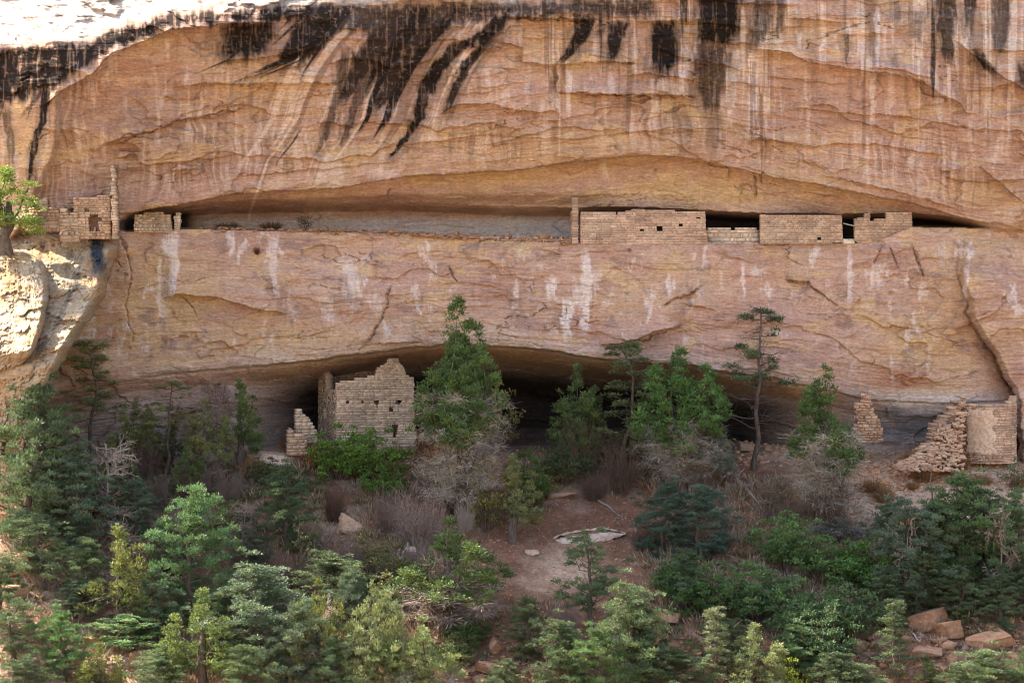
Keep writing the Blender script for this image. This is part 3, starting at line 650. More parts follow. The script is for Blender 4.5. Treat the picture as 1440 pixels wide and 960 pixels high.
# --- small room right of the pillar
e = ruin('granary', 'low rubble-walled granary tucked under the roof right of the tall thin pillar', 'cliff dwelling', 220, 326, -.5)
mp, cv = flat(186, -.55, 246, -.5); st = Stones()
masonry(st, cv([(188, 327), (188, 304), (194, 301), (205, 299), (215, 298), (228, 299), (240, 303), (243, 327)]), mp, .4, (), .13, .22, 31, .03, 1, .016, .05)
part('wall', st, e, (1.0, .93, .85))
mp, cv = flat(243, -.62, 256, -.62); st = Stones()
masonry(st, cv([(245, 336), (244, 302), (253, 299), (254, 312), (252, 324), (256, 336)]), mp, .4, (), .13, .2, 32, .035, 1.1, .016, .06); part('wall_end', st, e, PALE)
# --- left ruin on the rock nose
e = ruin('pillar_house', 'ruined reddish room block with a tall thin masonry pillar above the rock nose', 'cliff dwelling', 130, 335, -3)
mp, cv = flat(101, -3.3, 157, -3.2); st = Stones()
masonry(st, cv([(103, 335), (103, 279), (108, 276), (130, 277), (140, 275), (156, 274.5), (156, 336)]), mp, .4, [cv(rc(119, 294, 125, 299.5)), cv([(126, 324), (124, 305), (130, 301), (138, 304), (143, 309), (137, 310), (140, 324), (135, 324), (133, 312), (131, 324)])], .13, .24, 41, .028, 1, .015, .05)
part('wall', st, e, (1.0, .84, .73))
mp, cv = flat(153.5, -3.55, 166, -3.5); st = Stones()
masonry(st, cv([(157, 336), (155, 300), (154, 262), (154.5, 236), (157, 232.5), (161.5, 233), (163, 245), (164.5, 275), (166, 336)]), mp, 1.5, (), .135, .22, 42, .03, 1.0, .014, .045, .08); part('pillar', st, e, (1.05, .97, .90))
mp, cv = flat(80, -3.5, 112, -3.5); st = Stones()
masonry(st, cv([(84, 340), (83, 294), (88, 291), (93, 296), (97, 302), (103, 296), (108, 299), (111, 340)]), mp, .5, (), .16, .24, 43, .05, 1.0, .02, .09); part('broken_wall', st, e, (1.05, .93, .84))
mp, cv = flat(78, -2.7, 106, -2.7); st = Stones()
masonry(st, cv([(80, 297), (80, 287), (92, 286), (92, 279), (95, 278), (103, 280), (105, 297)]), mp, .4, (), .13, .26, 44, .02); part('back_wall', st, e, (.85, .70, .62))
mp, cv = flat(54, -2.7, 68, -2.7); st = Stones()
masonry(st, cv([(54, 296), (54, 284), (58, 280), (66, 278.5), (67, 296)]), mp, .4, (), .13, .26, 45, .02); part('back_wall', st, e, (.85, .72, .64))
rad = 1.3; X0, _ = at(65, 0, -3.2)
def arc(u, w_, z): t = -1.25+u/rad-math.pi/2+.0; r = rad-w_; return (X0+r*math.cos(t), -2.4+r*math.sin(t), z)
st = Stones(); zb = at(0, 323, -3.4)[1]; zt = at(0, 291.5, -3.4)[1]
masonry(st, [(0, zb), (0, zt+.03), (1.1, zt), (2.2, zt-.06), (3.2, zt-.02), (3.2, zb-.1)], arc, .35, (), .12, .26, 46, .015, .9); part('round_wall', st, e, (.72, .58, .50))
# --- lower tower
e = ruin('tower_house', 'two-storey tan stone tower house with broken stepped top under the lower alcove', 'cliff dwelling', 530, 612, .4)
mp, cv = flat(473, .3, 586, 1.2); st = Stones()
masonry(st, cv([(471, 634), (473, 540), (483, 534), (497, 533.5), (505, 531), (516, 529.5), (527, 528), (529, 518), (541, 511.5), (547, 504), (560, 503), (565, 513), (570, 518), (572, 527), (583, 531), (584, 580), (586, 636)]), mp, .4,
        [cv(rc(487, 563.5, 490, 566.5)), cv(rc(509, 565, 511, 567.5)), cv([(527, 563), (533, 563.5), (533, 567), (530, 571), (528, 567)]), cv([(556, 568), (558, 563), (565, 564), (563, 567), (559, 569)]), cv(rc(548, 573, 552, 577.5)), cv([(551, 598), (559, 597), (558, 606), (556, 613), (553, 613), (554, 605)])], .105, .30, 51, .010, 1.0, .008, .016, .05,
        lambda z: 1.0)
part('front_wall', st, e, (1.0, .92, .85))
Xc, _ = at(473, 0, .3); Xf, _ = at(447, 0, 3.6)
mp, cv = flat(447, 3.6, 473.3, .32); st = Stones(); 
zz = lambda p, Y: at(0, p, Y)[1]
L = math.hypot(Xc-Xf, 3.3)
masonry(st, [(0, zz(634, 3.6)), (0, zz(516, 3.6)), (L*.28, zz(518, 2.7)), (L*.30, zz(524, 2.6)), (L*.42, zz(527, 2.2)), (L*.46, zz(546, 2.1)), (L*.9, zz(548, .6)), (L*.93, zz(539, .5)), (L-.03, zz(539, .4)), (L-.03, zz(634, .35))], mp, .36,
        [[(L*.36, zz(590, 2)), (L*.36, zz(575, 2)), (L*.50, zz(575, 2)), (L*.50, zz(590, 2))]], .105, .30, 52)
part('side_wall', st, e, (.95, .90, .85))
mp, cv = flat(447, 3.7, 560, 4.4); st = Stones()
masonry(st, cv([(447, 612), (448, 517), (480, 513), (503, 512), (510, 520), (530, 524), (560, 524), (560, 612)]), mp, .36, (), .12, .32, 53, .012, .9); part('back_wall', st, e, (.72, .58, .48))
# --- stub ruin left of the tower
e = ruin('ruined_wall', 'low stepped stub of two crumbled stone walls left of the tower house', 'ruined wall', 425, 625, -.8)
mp, cv = flat(414, -.9, 446, -.5); st = Stones()
masonry(st, cv([(416, 628), (416, 578), (419, 575), (425, 575.5), (426, 583), (433, 585), (437, 591), (442, 600), (447, 606), (448, 622)]), mp, .45, (), .14, .26, 61, .02, 1.03, .014, .03); part('wall', st, e, (1.05, 1.0, .94))
mp, cv = flat(406.5, -1.5, 434, -1.2); st = Stones()
masonry(st, cv([(404, 640), (405, 605), (409, 602), (413, 606), (414, 611), (425, 610), (432, 614), (433, 640)]), mp, .5, (), .14, .26, 62, .02, 1.0, .014, .03); part('wall', st, e, (1.04, .88, .81))
# --- right lower ruins
e = ruin('round_tower', 'curved pale stone kiva tower at the right end of the lower alcove beside the fissure', 'round tower', 1395, 645, -1.5)
Xr, _ = at(1392, 0, -1); RR = 1.42
def arc2(u, w_, z): t = math.pi+.12+u/RR; r = RR-w_; return (Xr+r*math.cos(t), -.35+r*math.sin(t), z)
st = Stones(); zb = zz(652, -1.6); Lr = RR*2.9
masonry(st, [(0, zb), (0, zz(570, -1)), (.5, zz(569, -1.6)), (2.2, zz(568.5, -1.7)), (2.8, zz(567, -1.6)), (3.4, zz(563, -1.2)), (Lr-.1, zz(556, -.6)), (Lr, zb)], arc2, .34, (), .10, .30, 71, .01, 1.05, .009, .018)
part('wall', st, e, (1.04, .88, .81))
def plaster():
    n1, n2 = 48, 44; V = []
    for i in range(n2):
        for j in range(n1):
            u = .70+1.45*j/(n1-1)+.12*math.sin(i*.45)*(1 if j > 24 else -.4); z = zz(640, -1.7)+(zz(573, -1.7)-zz(640, -1.7))*i/(n2-1)
            V.append(arc2(u, -.040-.006*math.sin(j*.5)*math.sin(i*.4), z))
    V = np.array(V)-np.array(e.location); F = grid_faces(n2, n1); i, j = np.meshgrid(np.arange(n2-1), np.arange(n1-1), indexing='ij')
    ed = np.minimum(np.minimum(i, n2-2-i)/3., np.minimum(j, n1-2-j)/3.); nn = fbm(j*.23, i*.3, 4, 7)
    keep = (np.clip(ed, 0, 2.0)+1.2*nn > .3).ravel(); tn = (1+.5*fbm(j*.2, i*.25, 4, 9)+.25*sst(.18, .25, fbm(j*.3, i*.6, 2, 12))).ravel()
    me = mesh_np('plaster', V, F[keep], True, tn[keep])
    o = link('plaster', me, M_MAS, e); o.color = (1.08, .96, .89, 1); o['label'] = 'smooth pale plaster coat'
plaster()
e = ruin('tumbled_wall', 'tumbled sloping rubble wall stepping down leftwards from the round tower', 'ruined wall', 1330, 640, -1.6)
mp, cv = flat(1300, -2.1, 1360, -1.3); st = Stones()
masonry(st, cv([(1284, 652), (1293, 634), (1307, 621), (1313, 604), (1318, 592), (1326, 590), (1332, 580), (1338, 573), (1346, 570), (1350, 564), (1357, 566), (1359, 655), (1330, 660)]), mp, .7, (), .12, .26, 72, .06, 1.0, .02, .12, .3); part('wall', st, e, (1.02, .84, .75))
rs = np.random.RandomState(77); st = Stones(); 
for k in range(420):
    px = 1355-96*rs.rand()**1.25; f = (px-1259)/96.; top = 652-78*f**1.35*(1+.25*math.sin(px*.21)); py = top+(662-top)*rs.rand()**1.2
    Y = -2.1-.012*(py-580)-.1*rs.rand(); X, Z = at(px, py, Y); a1, a2 = rs.uniform(-.35, .35), rs.uniform(-.6, .2); s1, s2 = math.sin(a1), math.sin(a2); c1, c2 = math.cos(a1), math.cos(a2)
    def mpr(u, w_, z, X=X, Y=Y, Z=Z): return (X+u*c1-z*s1, Y+w_*c2-z*s2, Z+u*s1+z*c1*c2+w_*s2)
    L_, T_ = rs.uniform(.05, .2), rs.uniform(.02, .065); st.box(-L_, L_, -.10, .15, -T_, T_, mpr, rs.uniform(.7, 1.2), .02, random.Random(k))
part('loose_stones', st, e, (1.02, .84, .75))
e = ruin('leaning_wall', 'broken reddish wall with a steep sloping edge left of the grey recess', 'ruined wall', 1222, 620, -.6)
mp, cv = flat(1196, -.7, 1248, -.9); st = Stones()
masonry(st, cv([(1199, 622), (1200, 566), (1207, 563), (1210, 553), (1222, 551), (1226, 560), (1228, 574), (1234, 582), (1240, 594), (1244, 606), (1246, 622)]), mp, .5, (), .12, .24, 73, .045, 1.0, .015, .08, .22); part('wall', st, e, (.97, .78, .68))
# ------------------------------------------------------------------ loose rock
def ico(n):
    import bmesh
    bm = bmesh.new(); bmesh.ops.create_icosphere(bm, subdivisions=n, radius=1)
    V = np.array([v.co[:] for v in bm.verts]); F = np.array([[v.index for v in f.verts] for f in bm.faces]); bm.free(); return V, F
ICO = {n: ico(n) for n in (1, 2, 4)}
def rock_shape(seed, n=4, planes=9, lo=.45, hi=.85, rough_=.05):
    V, F = ICO[n]; V = V.copy(); rs = np.random.RandomState(seed)
    a0 = rs.uniform(0, 6.28)
    for k in range(planes):
        if k < 4: d = np.array((math.cos(a0+k*1.57+rs.normal()*.25), math.sin(a0+k*1.57+rs.normal()*.25), rs.normal()*.2)); h = rs.uniform(.45, .62)
        elif k < 6: d = np.array((rs.normal()*.18, rs.normal()*.18, 1 if k == 4 else -1.)); h = rs.uniform(.38, .55)
        else: d = rs.normal(size=3); h = rs.uniform(lo+.1, hi)
        d /= np.linalg.norm(d)
        e = np.clip(V@d-h, 0, None); V -= e[:, None]*d*.97
    V += (rough_*fbm(V[:, 0]*2.5+seed, V[:, 1]*2.5+V[:, 2]*3.7, 4, seed))[:, None]*V
    ly = fbm(V[:, 2]*6+seed*3, V[:, 0]*.5, 3, seed+5); V[:, :2] *= (1+.10*ly)[:, None]
    V /= np.abs(V).max(0); return V, F
def boulder(name, label, px, py, wpx, hpx, seed, color=(1, 1, 1), depth=.7, tilt=0, roll=0, Y=None, group=None, cat='boulder', sink=.4, planes=9, lo=.45):
    if Y is None: X, Y, Z, s = ground_at(px, py)
    else: s = S*D/(D+Y); X, Z = at(px, py, Y)
    V, F = rock_shape(seed, 4, planes, lo); a, h = wpx/2/s, hpx/2/s
    V = V*np.array((a, a*depth, h))
    c, q = math.cos(R(roll)), math.sin(R(roll)); V = np.stack([V[:, 0]*c+V[:, 2]*q, V[:, 1], -V[:, 0]*q+V[:, 2]*c], -1)
    V[:, 2] += h*(1-sink)
    o = link(name, mesh_np(name, V, F, False), M_ROCK, None, (X, Y, Z)); o.rotation_euler.z = R(tilt); o.color = color+(1,)
    tag(o, label, cat, group); return o
WARM = (1.12, 1.0, .92); PKR = (1.06, .98, .96); CREAM = (1.35, 1.35, 1.35); WHT = (1.75, 1.95, 2.25); GRY = (.62, .66, .70)
B = [('large orange slab leaning flat on the lower right slope', 1305, 880, 68, 30, WARM, .5, 10, -16), ('orange block with a square end below the leaning slab', 1336, 894, 46, 30, WARM, .8, -14, -8), ('long orange boulder at the right edge of the lower slope', 1398, 908, 80, 28, WARM, .5, 5, -4),
     ('layered tan slab under the orange blocks at lower right', 1304, 920, 52, 16, PKR, .7, 5, 3), ('brown boulder wedged beside the layered tan slab', 1347, 928, 30, 20, PKR, .8, 0, 8), ('small brown rock above the bottom edge at lower right', 1190, 932, 34, 17, PKR, .7, 8, 6), ('pinkish flat rock at the bottom edge at lower right', 1190, 948, 38, 13, PKR, .7, -8, 2),
     ('grey jagged rock between shrubs at lower right', 1207, 915, 30, 26, (.8, .8, .8), .7, 20, 24), ('tan flat rock at the bottom edge below the twisted juniper', 688, 944, 54, 19, PKR, .6, -6, 8), ('narrow tan stone tipped beside the flat rock below the juniper', 718, 946, 22, 18, PKR, .5, 20, 30), ('rounded tan rock at the bottom edge left of centre', 680, 966, 34, 20, PKR, .8, 0, 0),
     ('tan stone slope block right of the twisted juniper base', 696, 915, 26, 26, PKR, .8, 25, 30), ('long pale slab lying in front of the stub ruin', 393, 652, 92, 24, WHT, .5, 8, 8), ('pale flat rock on the alcove floor under the stub ruin', 430, 646, 40, 16, (1.2, 1.2, 1.25), .7, -5, 6),
     ('pale flat ledge stone above the bare red slope', 790, 698, 44, 11, (1.15, 1.2, 1.3), .6, -8, -12), ('small white stone on the bare red slope', 748, 778, 22, 8, WHT, .8, 0, 0), ('small white rock under grey roots left of the twisted juniper', 577, 774, 18, 9, WHT, .8, 0, 4), ('whitish weathered rock patch below the grey twig bush', 492, 750, 42, 32, (1.3, 1.35, 1.4), .4, -10, 20),
     ('pale stone by the right end of the white ledge', 892, 746, 18, 6, (1.3, 1.3, 1.3), .7, 0, 0), ('pale rock shelf under the dark trees right of centre', 940, 872, 48, 18, (1.2, 1.1, 1.0), .6, 0, 6),
     ('sunlit tan rock by the left edge under the big pinyon', 14, 806, 44, 22, (1.2, 1.1, 1.0), .7, 10, -10), ('sunlit cream boulder at the left edge', 30, 796, 34, 26, (1.25, 1.2, 1.1), .8, -10, -25), ('flat sunlit stone below the left edge boulder', 20, 834, 60, 20, (1.2, 1.15, 1.05), .6, 4, 2), ('cream rock among the lower left trees', 215, 828, 28, 30, (1.25, 1.15, 1.0), .7, 10, 15), ('orange sunlit rock under the leaning lower left pinyon', 200, 935, 40, 26, (1.2, 1.1, .95), .7, 0, 12),
     ('pale sunlit rock beneath the yellow-green juniper', 130, 905, 36, 20, (1.25, 1.15, 1.0), .7, 0, 5), ('reddish sandstone slab collapsed beside the leaning wall', 1225, 628, 44, 38, (1.3, 1.08, 1.0), .5, 10, 34), ('yellowish layered boulder in front of the tumbled wall', 1298, 654, 44, 28, (1.15, 1.03, .78), .7, -10, 22),
     ('big layered tan boulder inside the shallow recess behind the thin snag', 1122, 572, 62, 18, (1.15, 1.0, .9), .6, 0, 2), ('second tan layered boulder lying under the big one in the recess', 1124, 597, 52, 26, (1.15, 1.0, .92), .7, 5, -6), ('pinkish rounded rock right of the thin dark trunk', 1110, 618, 40, 24, (1.1, .95, .9), .8, 0, 8),
     ('grey flat rock left of the thin dark trunk', 1052, 634, 36, 16, (1.05, 1.02, 1.0), .8, 0, 5), ('grey blocky rock at the foot of the tower house', 600, 626, 54, 16, (1.25, 1.3, 1.35), .6, 0, 3)]
for i, (lb, px, py, w_, h_, c, d_, tl, rl) in enumerate(B): boulder('boulder', lb, px, py, w_, h_, 900+i*7, c, d_, tl, rl)
for i, (px, wd, hh) in enumerate([(650, 14, 8), (668, 20, 9), (690, 18, 9), (712, 22, 11), (730, 14, 8), (745, 16, 12), (762, 26, 15), (780, 18, 10), (796, 16, 12), (640, 16, 9)]):
    boulder('fallen_stone', 'broken slab lying on the upper ledge left of the ledge house', px, float(curve(LEDGE, px))-1, wd, hh, 1200+i, (.95, .84, .78), .8, i*33, (i*37) % 30-15, -.1+.03*(i % 4), 'broken slabs on the upper ledge', 'stone')
# white ledge with a hollow under it
def white_ledge():
    # a thin shelf: white apron, dark hollow, and the overhanging cap above it
    X, Y, Z, s = ground_at(822, 758); n, m = 110, 30; V = []
    pr = [(0, -.50, -.45), (.10, -.42, -.02), (.22, -.20, .10), (.34, .02, .17), (.46, .30, .20), (.54, .62, .21), (.58, .70, .40), (.62, .60, .47), (.70, .20, .44), (.76, .02, .43), (.80, -.02, .47), (.84, .0, .53), (.90, .25, .57), (1, 1.3, .30)]
    q = np.array(pr)
    for i in range(n):
        u = i/(n-1); x = (u-.5)*116/s; e_ = min(1, u*5)*min(1, (1-u)*5); gap = .35+.65*math.sin(math.pi*u)**.8
        bend = -.55*math.sin(math.pi*min(1, u*1.5))*(1-u)+.35*u; rise = .30*u-.10*(1-u)
        for j in range(m):
            v = j/(m-1); yy = np.interp(v, q[:, 0], q[:, 1]); z = np.interp(v, q[:, 0], q[:, 2])
            w_ = .035*math.sin(37*u+j*.9)+.03*math.sin(17*u+j*.35)
            V.append((x+.02*math.sin(31*u+j), yy*.5*(.45+.55*e_)+bend*.45+w_*(1 if v > .6 else .5), z*.62*gap*(.35+.65*e_)+rise+.02*math.sin(53*u+j*.7)-.05*(1-e_)))
    o = link('rock_ledge', mesh_np('rock_ledge', V, grid_faces(n, m)[:, ::-1], True), M_ROCK, None, (X, Y, Z)); o.color = (1.55, 1.85, 2.3, 1)
    tag(o, 'curved white rock ledge with a hollow under its lip on the bare red slope', 'rock ledge')
white_ledge()
# scattered rubble nobody could count
def rubble(name, label, areas, seed, color, nsub=1):
    rs = np.random.RandomState(seed); Vs = []; Fs = []; n = 0
    for (x0, x1, y0, y1, cnt, smin, smax) in areas:
        for _ in range(cnt):
            px, py = rs.uniform(x0, x1), rs.uniform(y0, y1); X, Y, Z, s = ground_at(px, py)
            V, F = ICO[1]; V = V+rs.uniform(-.28, .28, V.shape); r = rs.uniform(smin, smax)*rs.uniform(.5, 1)
            V = V*np.array((r, r*rs.uniform(.5, 1), r*rs.uniform(.25, .6))); t = rs.uniform(0, 6.28); b_ = rs.uniform(-.4, .4)
            V = np.stack([V[:, 0]*math.cos(t)-V[:, 1]*math.sin(t), V[:, 0]*math.sin(t)+V[:, 1]*math.cos(t), V[:, 2]+V[:, 0]*b_], -1)
            Vs.append(V+np.array((X, Y, Z+r*.12))); Fs.append(F+n); n += len(V)
    o = link(name, mesh_np(name, np.concatenate(Vs), np.concatenate(Fs)), M_ROCK); o.color = color+(1,); tag(o, label, 'rubble', kind='stuff')
rubble('rubble', 'angular wall stones spilled over the slope below the right-hand ruins', [(1195, 1300, 618, 690, 420, .07, .26), (1030, 1130, 590, 655, 300, .07, .26), (1290, 1430, 640, 690, 160, .05, .2), (1200, 1260, 600, 640, 80, .1, .26)], 31, (1.6, 1.4, 1.28))
rubble('scree', 'small stones strewn over the slope and the alcove floor', [(0, 1440, 620, 960, 3200, .03, .13), (640, 940, 690, 860, 1100, .02, .08), (1180, 1440, 650, 740, 900, .03, .12), (1150, 1440, 830, 960, 300, .05, .22), (640, 760, 840, 960, 90, .05, .2), (0, 420, 760, 960, 350, .05, .2), (360, 460, 590, 660, 70, .04, .14)], 32, (1.25, 1.1, 1.02))
def ledge_rubble():
    rs = np.random.RandomState(8); Vs = []; Fs = []; n = 0
    for _ in range(900):
        px = rs.choice([rs.uniform(270, 812), rs.uniform(590, 812)]); Y = rs.uniform(-.55, .4); X, Z = at(px, float(curve(LEDGE, px))-rs.uniform(-2, 3), Y)
        V, F = ICO[1]; V = V+rs.uniform(-.25, .25, V.shape); r = rs.uniform(.05, .2); V = V*np.array((r, r*.7, r*rs.uniform(.2, .5)))
        t = rs.uniform(-.5, .5); V = np.stack([V[:, 0]*math.cos(t)+V[:, 2]*math.sin(t), V[:, 1], V[:, 2]*math.cos(t)-V[:, 0]*math.sin(t)], -1)
        Vs.append(V+np.array((X, Y, Z))); Fs.append(F+n); n += len(V)
    o = link('ledge_rubble', mesh_np('ledge_rubble', np.concatenate(Vs), np.concatenate(Fs)), M_ROCK); o.color = (1.0, .86, .79, 1); tag(o, 'thin stone chips littering the open stretch of the upper ledge', 'rubble', kind='stuff')
ledge_rubble()
rubble('broken_rock_litter', 'broken sandstone chunks among the boulders at the bottom of the slope', [(1170, 1440, 862, 960, 150, .12, .42), (640, 770, 880, 960, 60, .1, .36), (0, 420, 780, 960, 120, .1, .36), (900, 1180, 860, 960, 60, .1, .3)], 37, (1.15, 1.02, .94))

# ------------------------------------------------------------------ vegetation
def rot_frames(d, rs):
    a = np.cross(d, rs.normal(size=d.shape)); a /= np.linalg.norm(a, axis=1, keepdims=True)+1e-9; return a
def leaf_quads(P, Dr, ln, wd, rs):
    n = len(P); a = rot_frames(Dr, rs); l = (ln*rs.uniform(.6, 1.3, n))[:, None]; w_ = (wd*rs.uniform(.7, 1.3, n))[:, None]
    V = np.stack([P, P+Dr*l*.55+a*w_*.5, P+Dr*l, P+Dr*l*.5-a*w_*.5], 1)
    return V
def clump_leaves(C, Rd, dens, ln, wd, rs, up=.5, squash=.75, shell=.5, tuft=3, updir=0.0):
    # C centres, Rd radii; every clump gets its own tint
    Ps = []; Ds = []; Ts = []
    for c, r in zip(C, Rd):
        n = max(6, int(dens*r*r)); d = rs.normal(size=(n, 3)); d /= np.linalg.norm(d, axis=1, keepdims=True)
        d[:, 2] = np.where(d[:, 2] < -.3, -d[:, 2]*.6, d[:, 2])
        rad = r*(shell+(1-shell)*rs.rand(n))[:, None]; p = c+d*rad*np.array((1, 1, squash+updir))
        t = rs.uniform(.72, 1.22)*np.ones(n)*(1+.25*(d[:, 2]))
        for _ in range(tuft):
            dd = d*.8+np.array((0, 0, up))+rs.normal(size=(n, 3))*.45; dd /= np.linalg.norm(dd, axis=1, keepdims=True)
            Ps.append(p); Ds.append(dd); Ts.append(t*rs.uniform(.75, 1.25, n))
    return np.concatenate(Ps), np.concatenate(Ds), np.concatenate(Ts)
def limb(tb, a, b, r0, r1, rs, wob=.08, n=5, sag=0.0, k=5):
    P = []
    a = np.array(a); b = np.array(b); L = np.linalg.norm(b-a)
    off = np.zeros(3)
    for i in range(n+1):
        f = i/n; off = off+rs.normal(size=3)*wob*L/n*(1 if 0 < i else 0)
        p = a+(b-a)*f+off*math.sin(math.pi*f)+np.array((0, 0, -sag*L*math.sin(math.pi*f))); P.append(Vector(p))
    tb.tube(P, [r0+(r1-r0)*i/n for i in range(n+1)], k); return [np.array(p) for p in P]
class Kind:
    pass
def save_kind(tb, LV, LT, name):
    k = Kind(); k.trunk = tb.mesh(name+'_trunk'); k.trunk.materials.append(M_BARK)
    if LV is not None:
        V = LV.reshape(-1, 3); k.crown = mesh_np(name+'_crown', V, np.arange(len(V)).reshape(-1, 4), False, LT); k.crown.materials.append(M_LEAF)
        k.w = np.percentile(V[:, 0], 98)-np.percentile(V[:, 0], 2); k.h = V[:, 2].max()
    else:
        k.crown = None; a = np.array(tb.V); k.w = np.ptp(a[:, 0]); k.h = a[:, 2].max()
    return k
def twigs(tb, a, d, L, r, rs, depth, spread=.7, k=3, droop=0.0):
    d = d/np.linalg.norm(d); e = a+d*L+np.array((0, 0, -droop*L)); P = limb(tb, a, e, r, r*.55, rs, .22, 4, 0, k)
    if depth > 0:
        for _ in range(rs.randint(2, 5)):
            q = P[rs.randint(1, 5)]; dd = d+rs.normal(size=3)*spread; twigs(tb, q, dd, L*rs.uniform(.4, .75), r*.6, rs, depth-1, spread, k, droop)
def pinyon(seed, H=5.0, Rw=1.7, open_=.0, lean=0.0, base=.12, cone=.5):
    rs = np.random.RandomState(seed); tb = Tubes(); C = []; Rr = []
    top = np.array((lean+rs.uniform(-.2, .2), rs.uniform(-.2, .2), H*.93)); tr = limb(tb, (0, 0, -.3), top, .15, .025, rs, .16, 8, 0, 7)
    tz = np.array([p[2] for p in tr]); tx = np.array(tr); n = 34
    for i in range(n):
        f = base+(1-base)*((i+.5)/n)**.9; az = i*2.4+rs.uniform(-.5, .5); z = f*H*.93
        c = np.array([np.interp(z-.3, tz, tx[:, q]) for q in range(3)]); g = (f-base)/(1-base)
        env = Rw*(min(1, (g+.12)*2.6)**.7)*(1-g**(1+cone*2))**(.75)*(1+.25*math.sin(az*1.0+seed))
        if rs.rand() < open_*.6: continue
        L = max(.25, env*rs.uniform(.6, 1.12)); e = c+np.array((math.cos(az)*L, math.sin(az)*L, L*(.28+.6*g)+rs.uniform(-.15, .4)))
        P = limb(tb, c, e, .045*(1-g*.6), .012, rs, .2, 5, .08, 4)
        for q, fr in ((5, 1), (4, .8), (3, .62), (2, .42)):
            if q < 3 and rs.rand() < .5+open_*.4: continue
            for _ in range(2 if q >= 4 else 1):
                C.append(P[q]+rs.normal(size=3)*np.array((.24, .24, .34))*(1+L*.2)); Rr.append(rs.uniform(.20, .38)*(1-.3*g))
    for _ in range(5): C.append(np.array(tr[-1])+rs.normal(size=3)*.16); Rr.append(.24)
    for _ in range(14):
        z = rs.uniform(.2, .75)*H; c = np.array([np.interp(z, tz, tx[:, q]) for q in range(3)]); d = rs.normal(size=3); d[2] = abs(d[2])*.2
        twigs(tb, c, d, rs.uniform(.5, 1.0)*Rw*.7, .012, rs, 2)
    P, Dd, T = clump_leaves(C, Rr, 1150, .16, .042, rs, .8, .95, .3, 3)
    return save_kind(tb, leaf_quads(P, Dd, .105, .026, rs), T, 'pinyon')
def juniper(seed, H=4.5, Rw=1.2, cols=7, base=.12, skirt=0, dens=700, thin=1.0, spread=1.0):
    # flame-shaped lobes of upswept sprays round a short trunk; cols = number of lobes
    rs = np.random.RandomState(seed); tb = Tubes(); C = []; Rr = []
    tr = limb(tb, (0, 0, -.3), (rs.uniform(-.15, .15), 0, H*.6), .16, .06, rs, .15, 6, 0, 7)
    for i in range(cols):
        az = i*2.4+rs.uniform(-.4, .4); rr = Rw*spread*rs.uniform(.4, .78)*(0 if i == 0 else 1); top = H*(1 if i == 0 else rs.uniform(.48, .93)); z0 = H*(base+rs.uniform(-.04, .14)); lr = Rw*rs.uniform(.27, .42)
        ax = np.array((math.cos(az)*rr, math.sin(az)*rr, 0.)); a = tr[rs.randint(1, 4)]; P = limb(tb, a, ax*.9+np.array((0, 0, top*.93)), .034, .008, rs, .12, 8, 0, 5)
        gap = rs.uniform(0, 6.28); n = int((top-z0)/.042*thin*(lr/.5))
        for q in range(n):
            f = rs.rand()**.85; z = z0+(top-z0)*f; w_ = lr*(min(1, f*3.2+.25))*(1-f)**.62+.03; b2 = rs.uniform(0, 6.28); u = rs.uniform(.55, 1.05)
            if math.sin(b2*2+z*2.2+gap) > .50: continue
            c = ax*(1-.12*f)+np.array((math.cos(b2)*w_*u, math.sin(b2)*w_*u, z)); C.append(c); Rr.append(rs.uniform(.10, .21)*(1.15-.35*f))
            if rs.rand() < .12: limb(tb, ax*.8+np.array((0, 0, z-.3)), c, .013, .006, rs, .2, 3, 0, 3)
    for _ in range(8): d = rs.normal(size=3); d[2] = abs(d[2]); twigs(tb, np.array((0, 0, rs.uniform(.2, .5)*H)), d, Rw*.7, .013, rs, 2)
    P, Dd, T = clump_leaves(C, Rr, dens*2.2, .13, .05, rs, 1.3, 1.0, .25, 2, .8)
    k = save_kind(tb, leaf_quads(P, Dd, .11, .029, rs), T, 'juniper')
    if skirt:
        C = []; Rr = []
        for q in range(skirt*3):
            z = H*rs.uniform(.10, base+.22); az = rs.uniform(0, 6.28); w_ = Rw*rs.uniform(.1, .8)*(.55+.45*min(1, z/(H*base))); C.append((math.cos(az)*w_, math.sin(az)*w_, z)); Rr.append(rs.uniform(.12, .26))
        P, Dd, T = clump_leaves(np.array(C), Rr, 420, .2, .02, rs, -.5, 1.0, .1, 2, .3); Dd = Dd*np.array((1, 1, 1.0))+rs.normal(size=Dd.shape)*.5; Dd /= np.linalg.norm(Dd, axis=1, keepdims=True)
        V = leaf_quads(P, Dd, .26, .011, rs); k.dead = mesh_np('dead_branches', V.reshape(-1, 3), np.arange(len(P)*4).reshape(-1, 4), False, T); k.dead.materials.append(M_DRY)
    return k
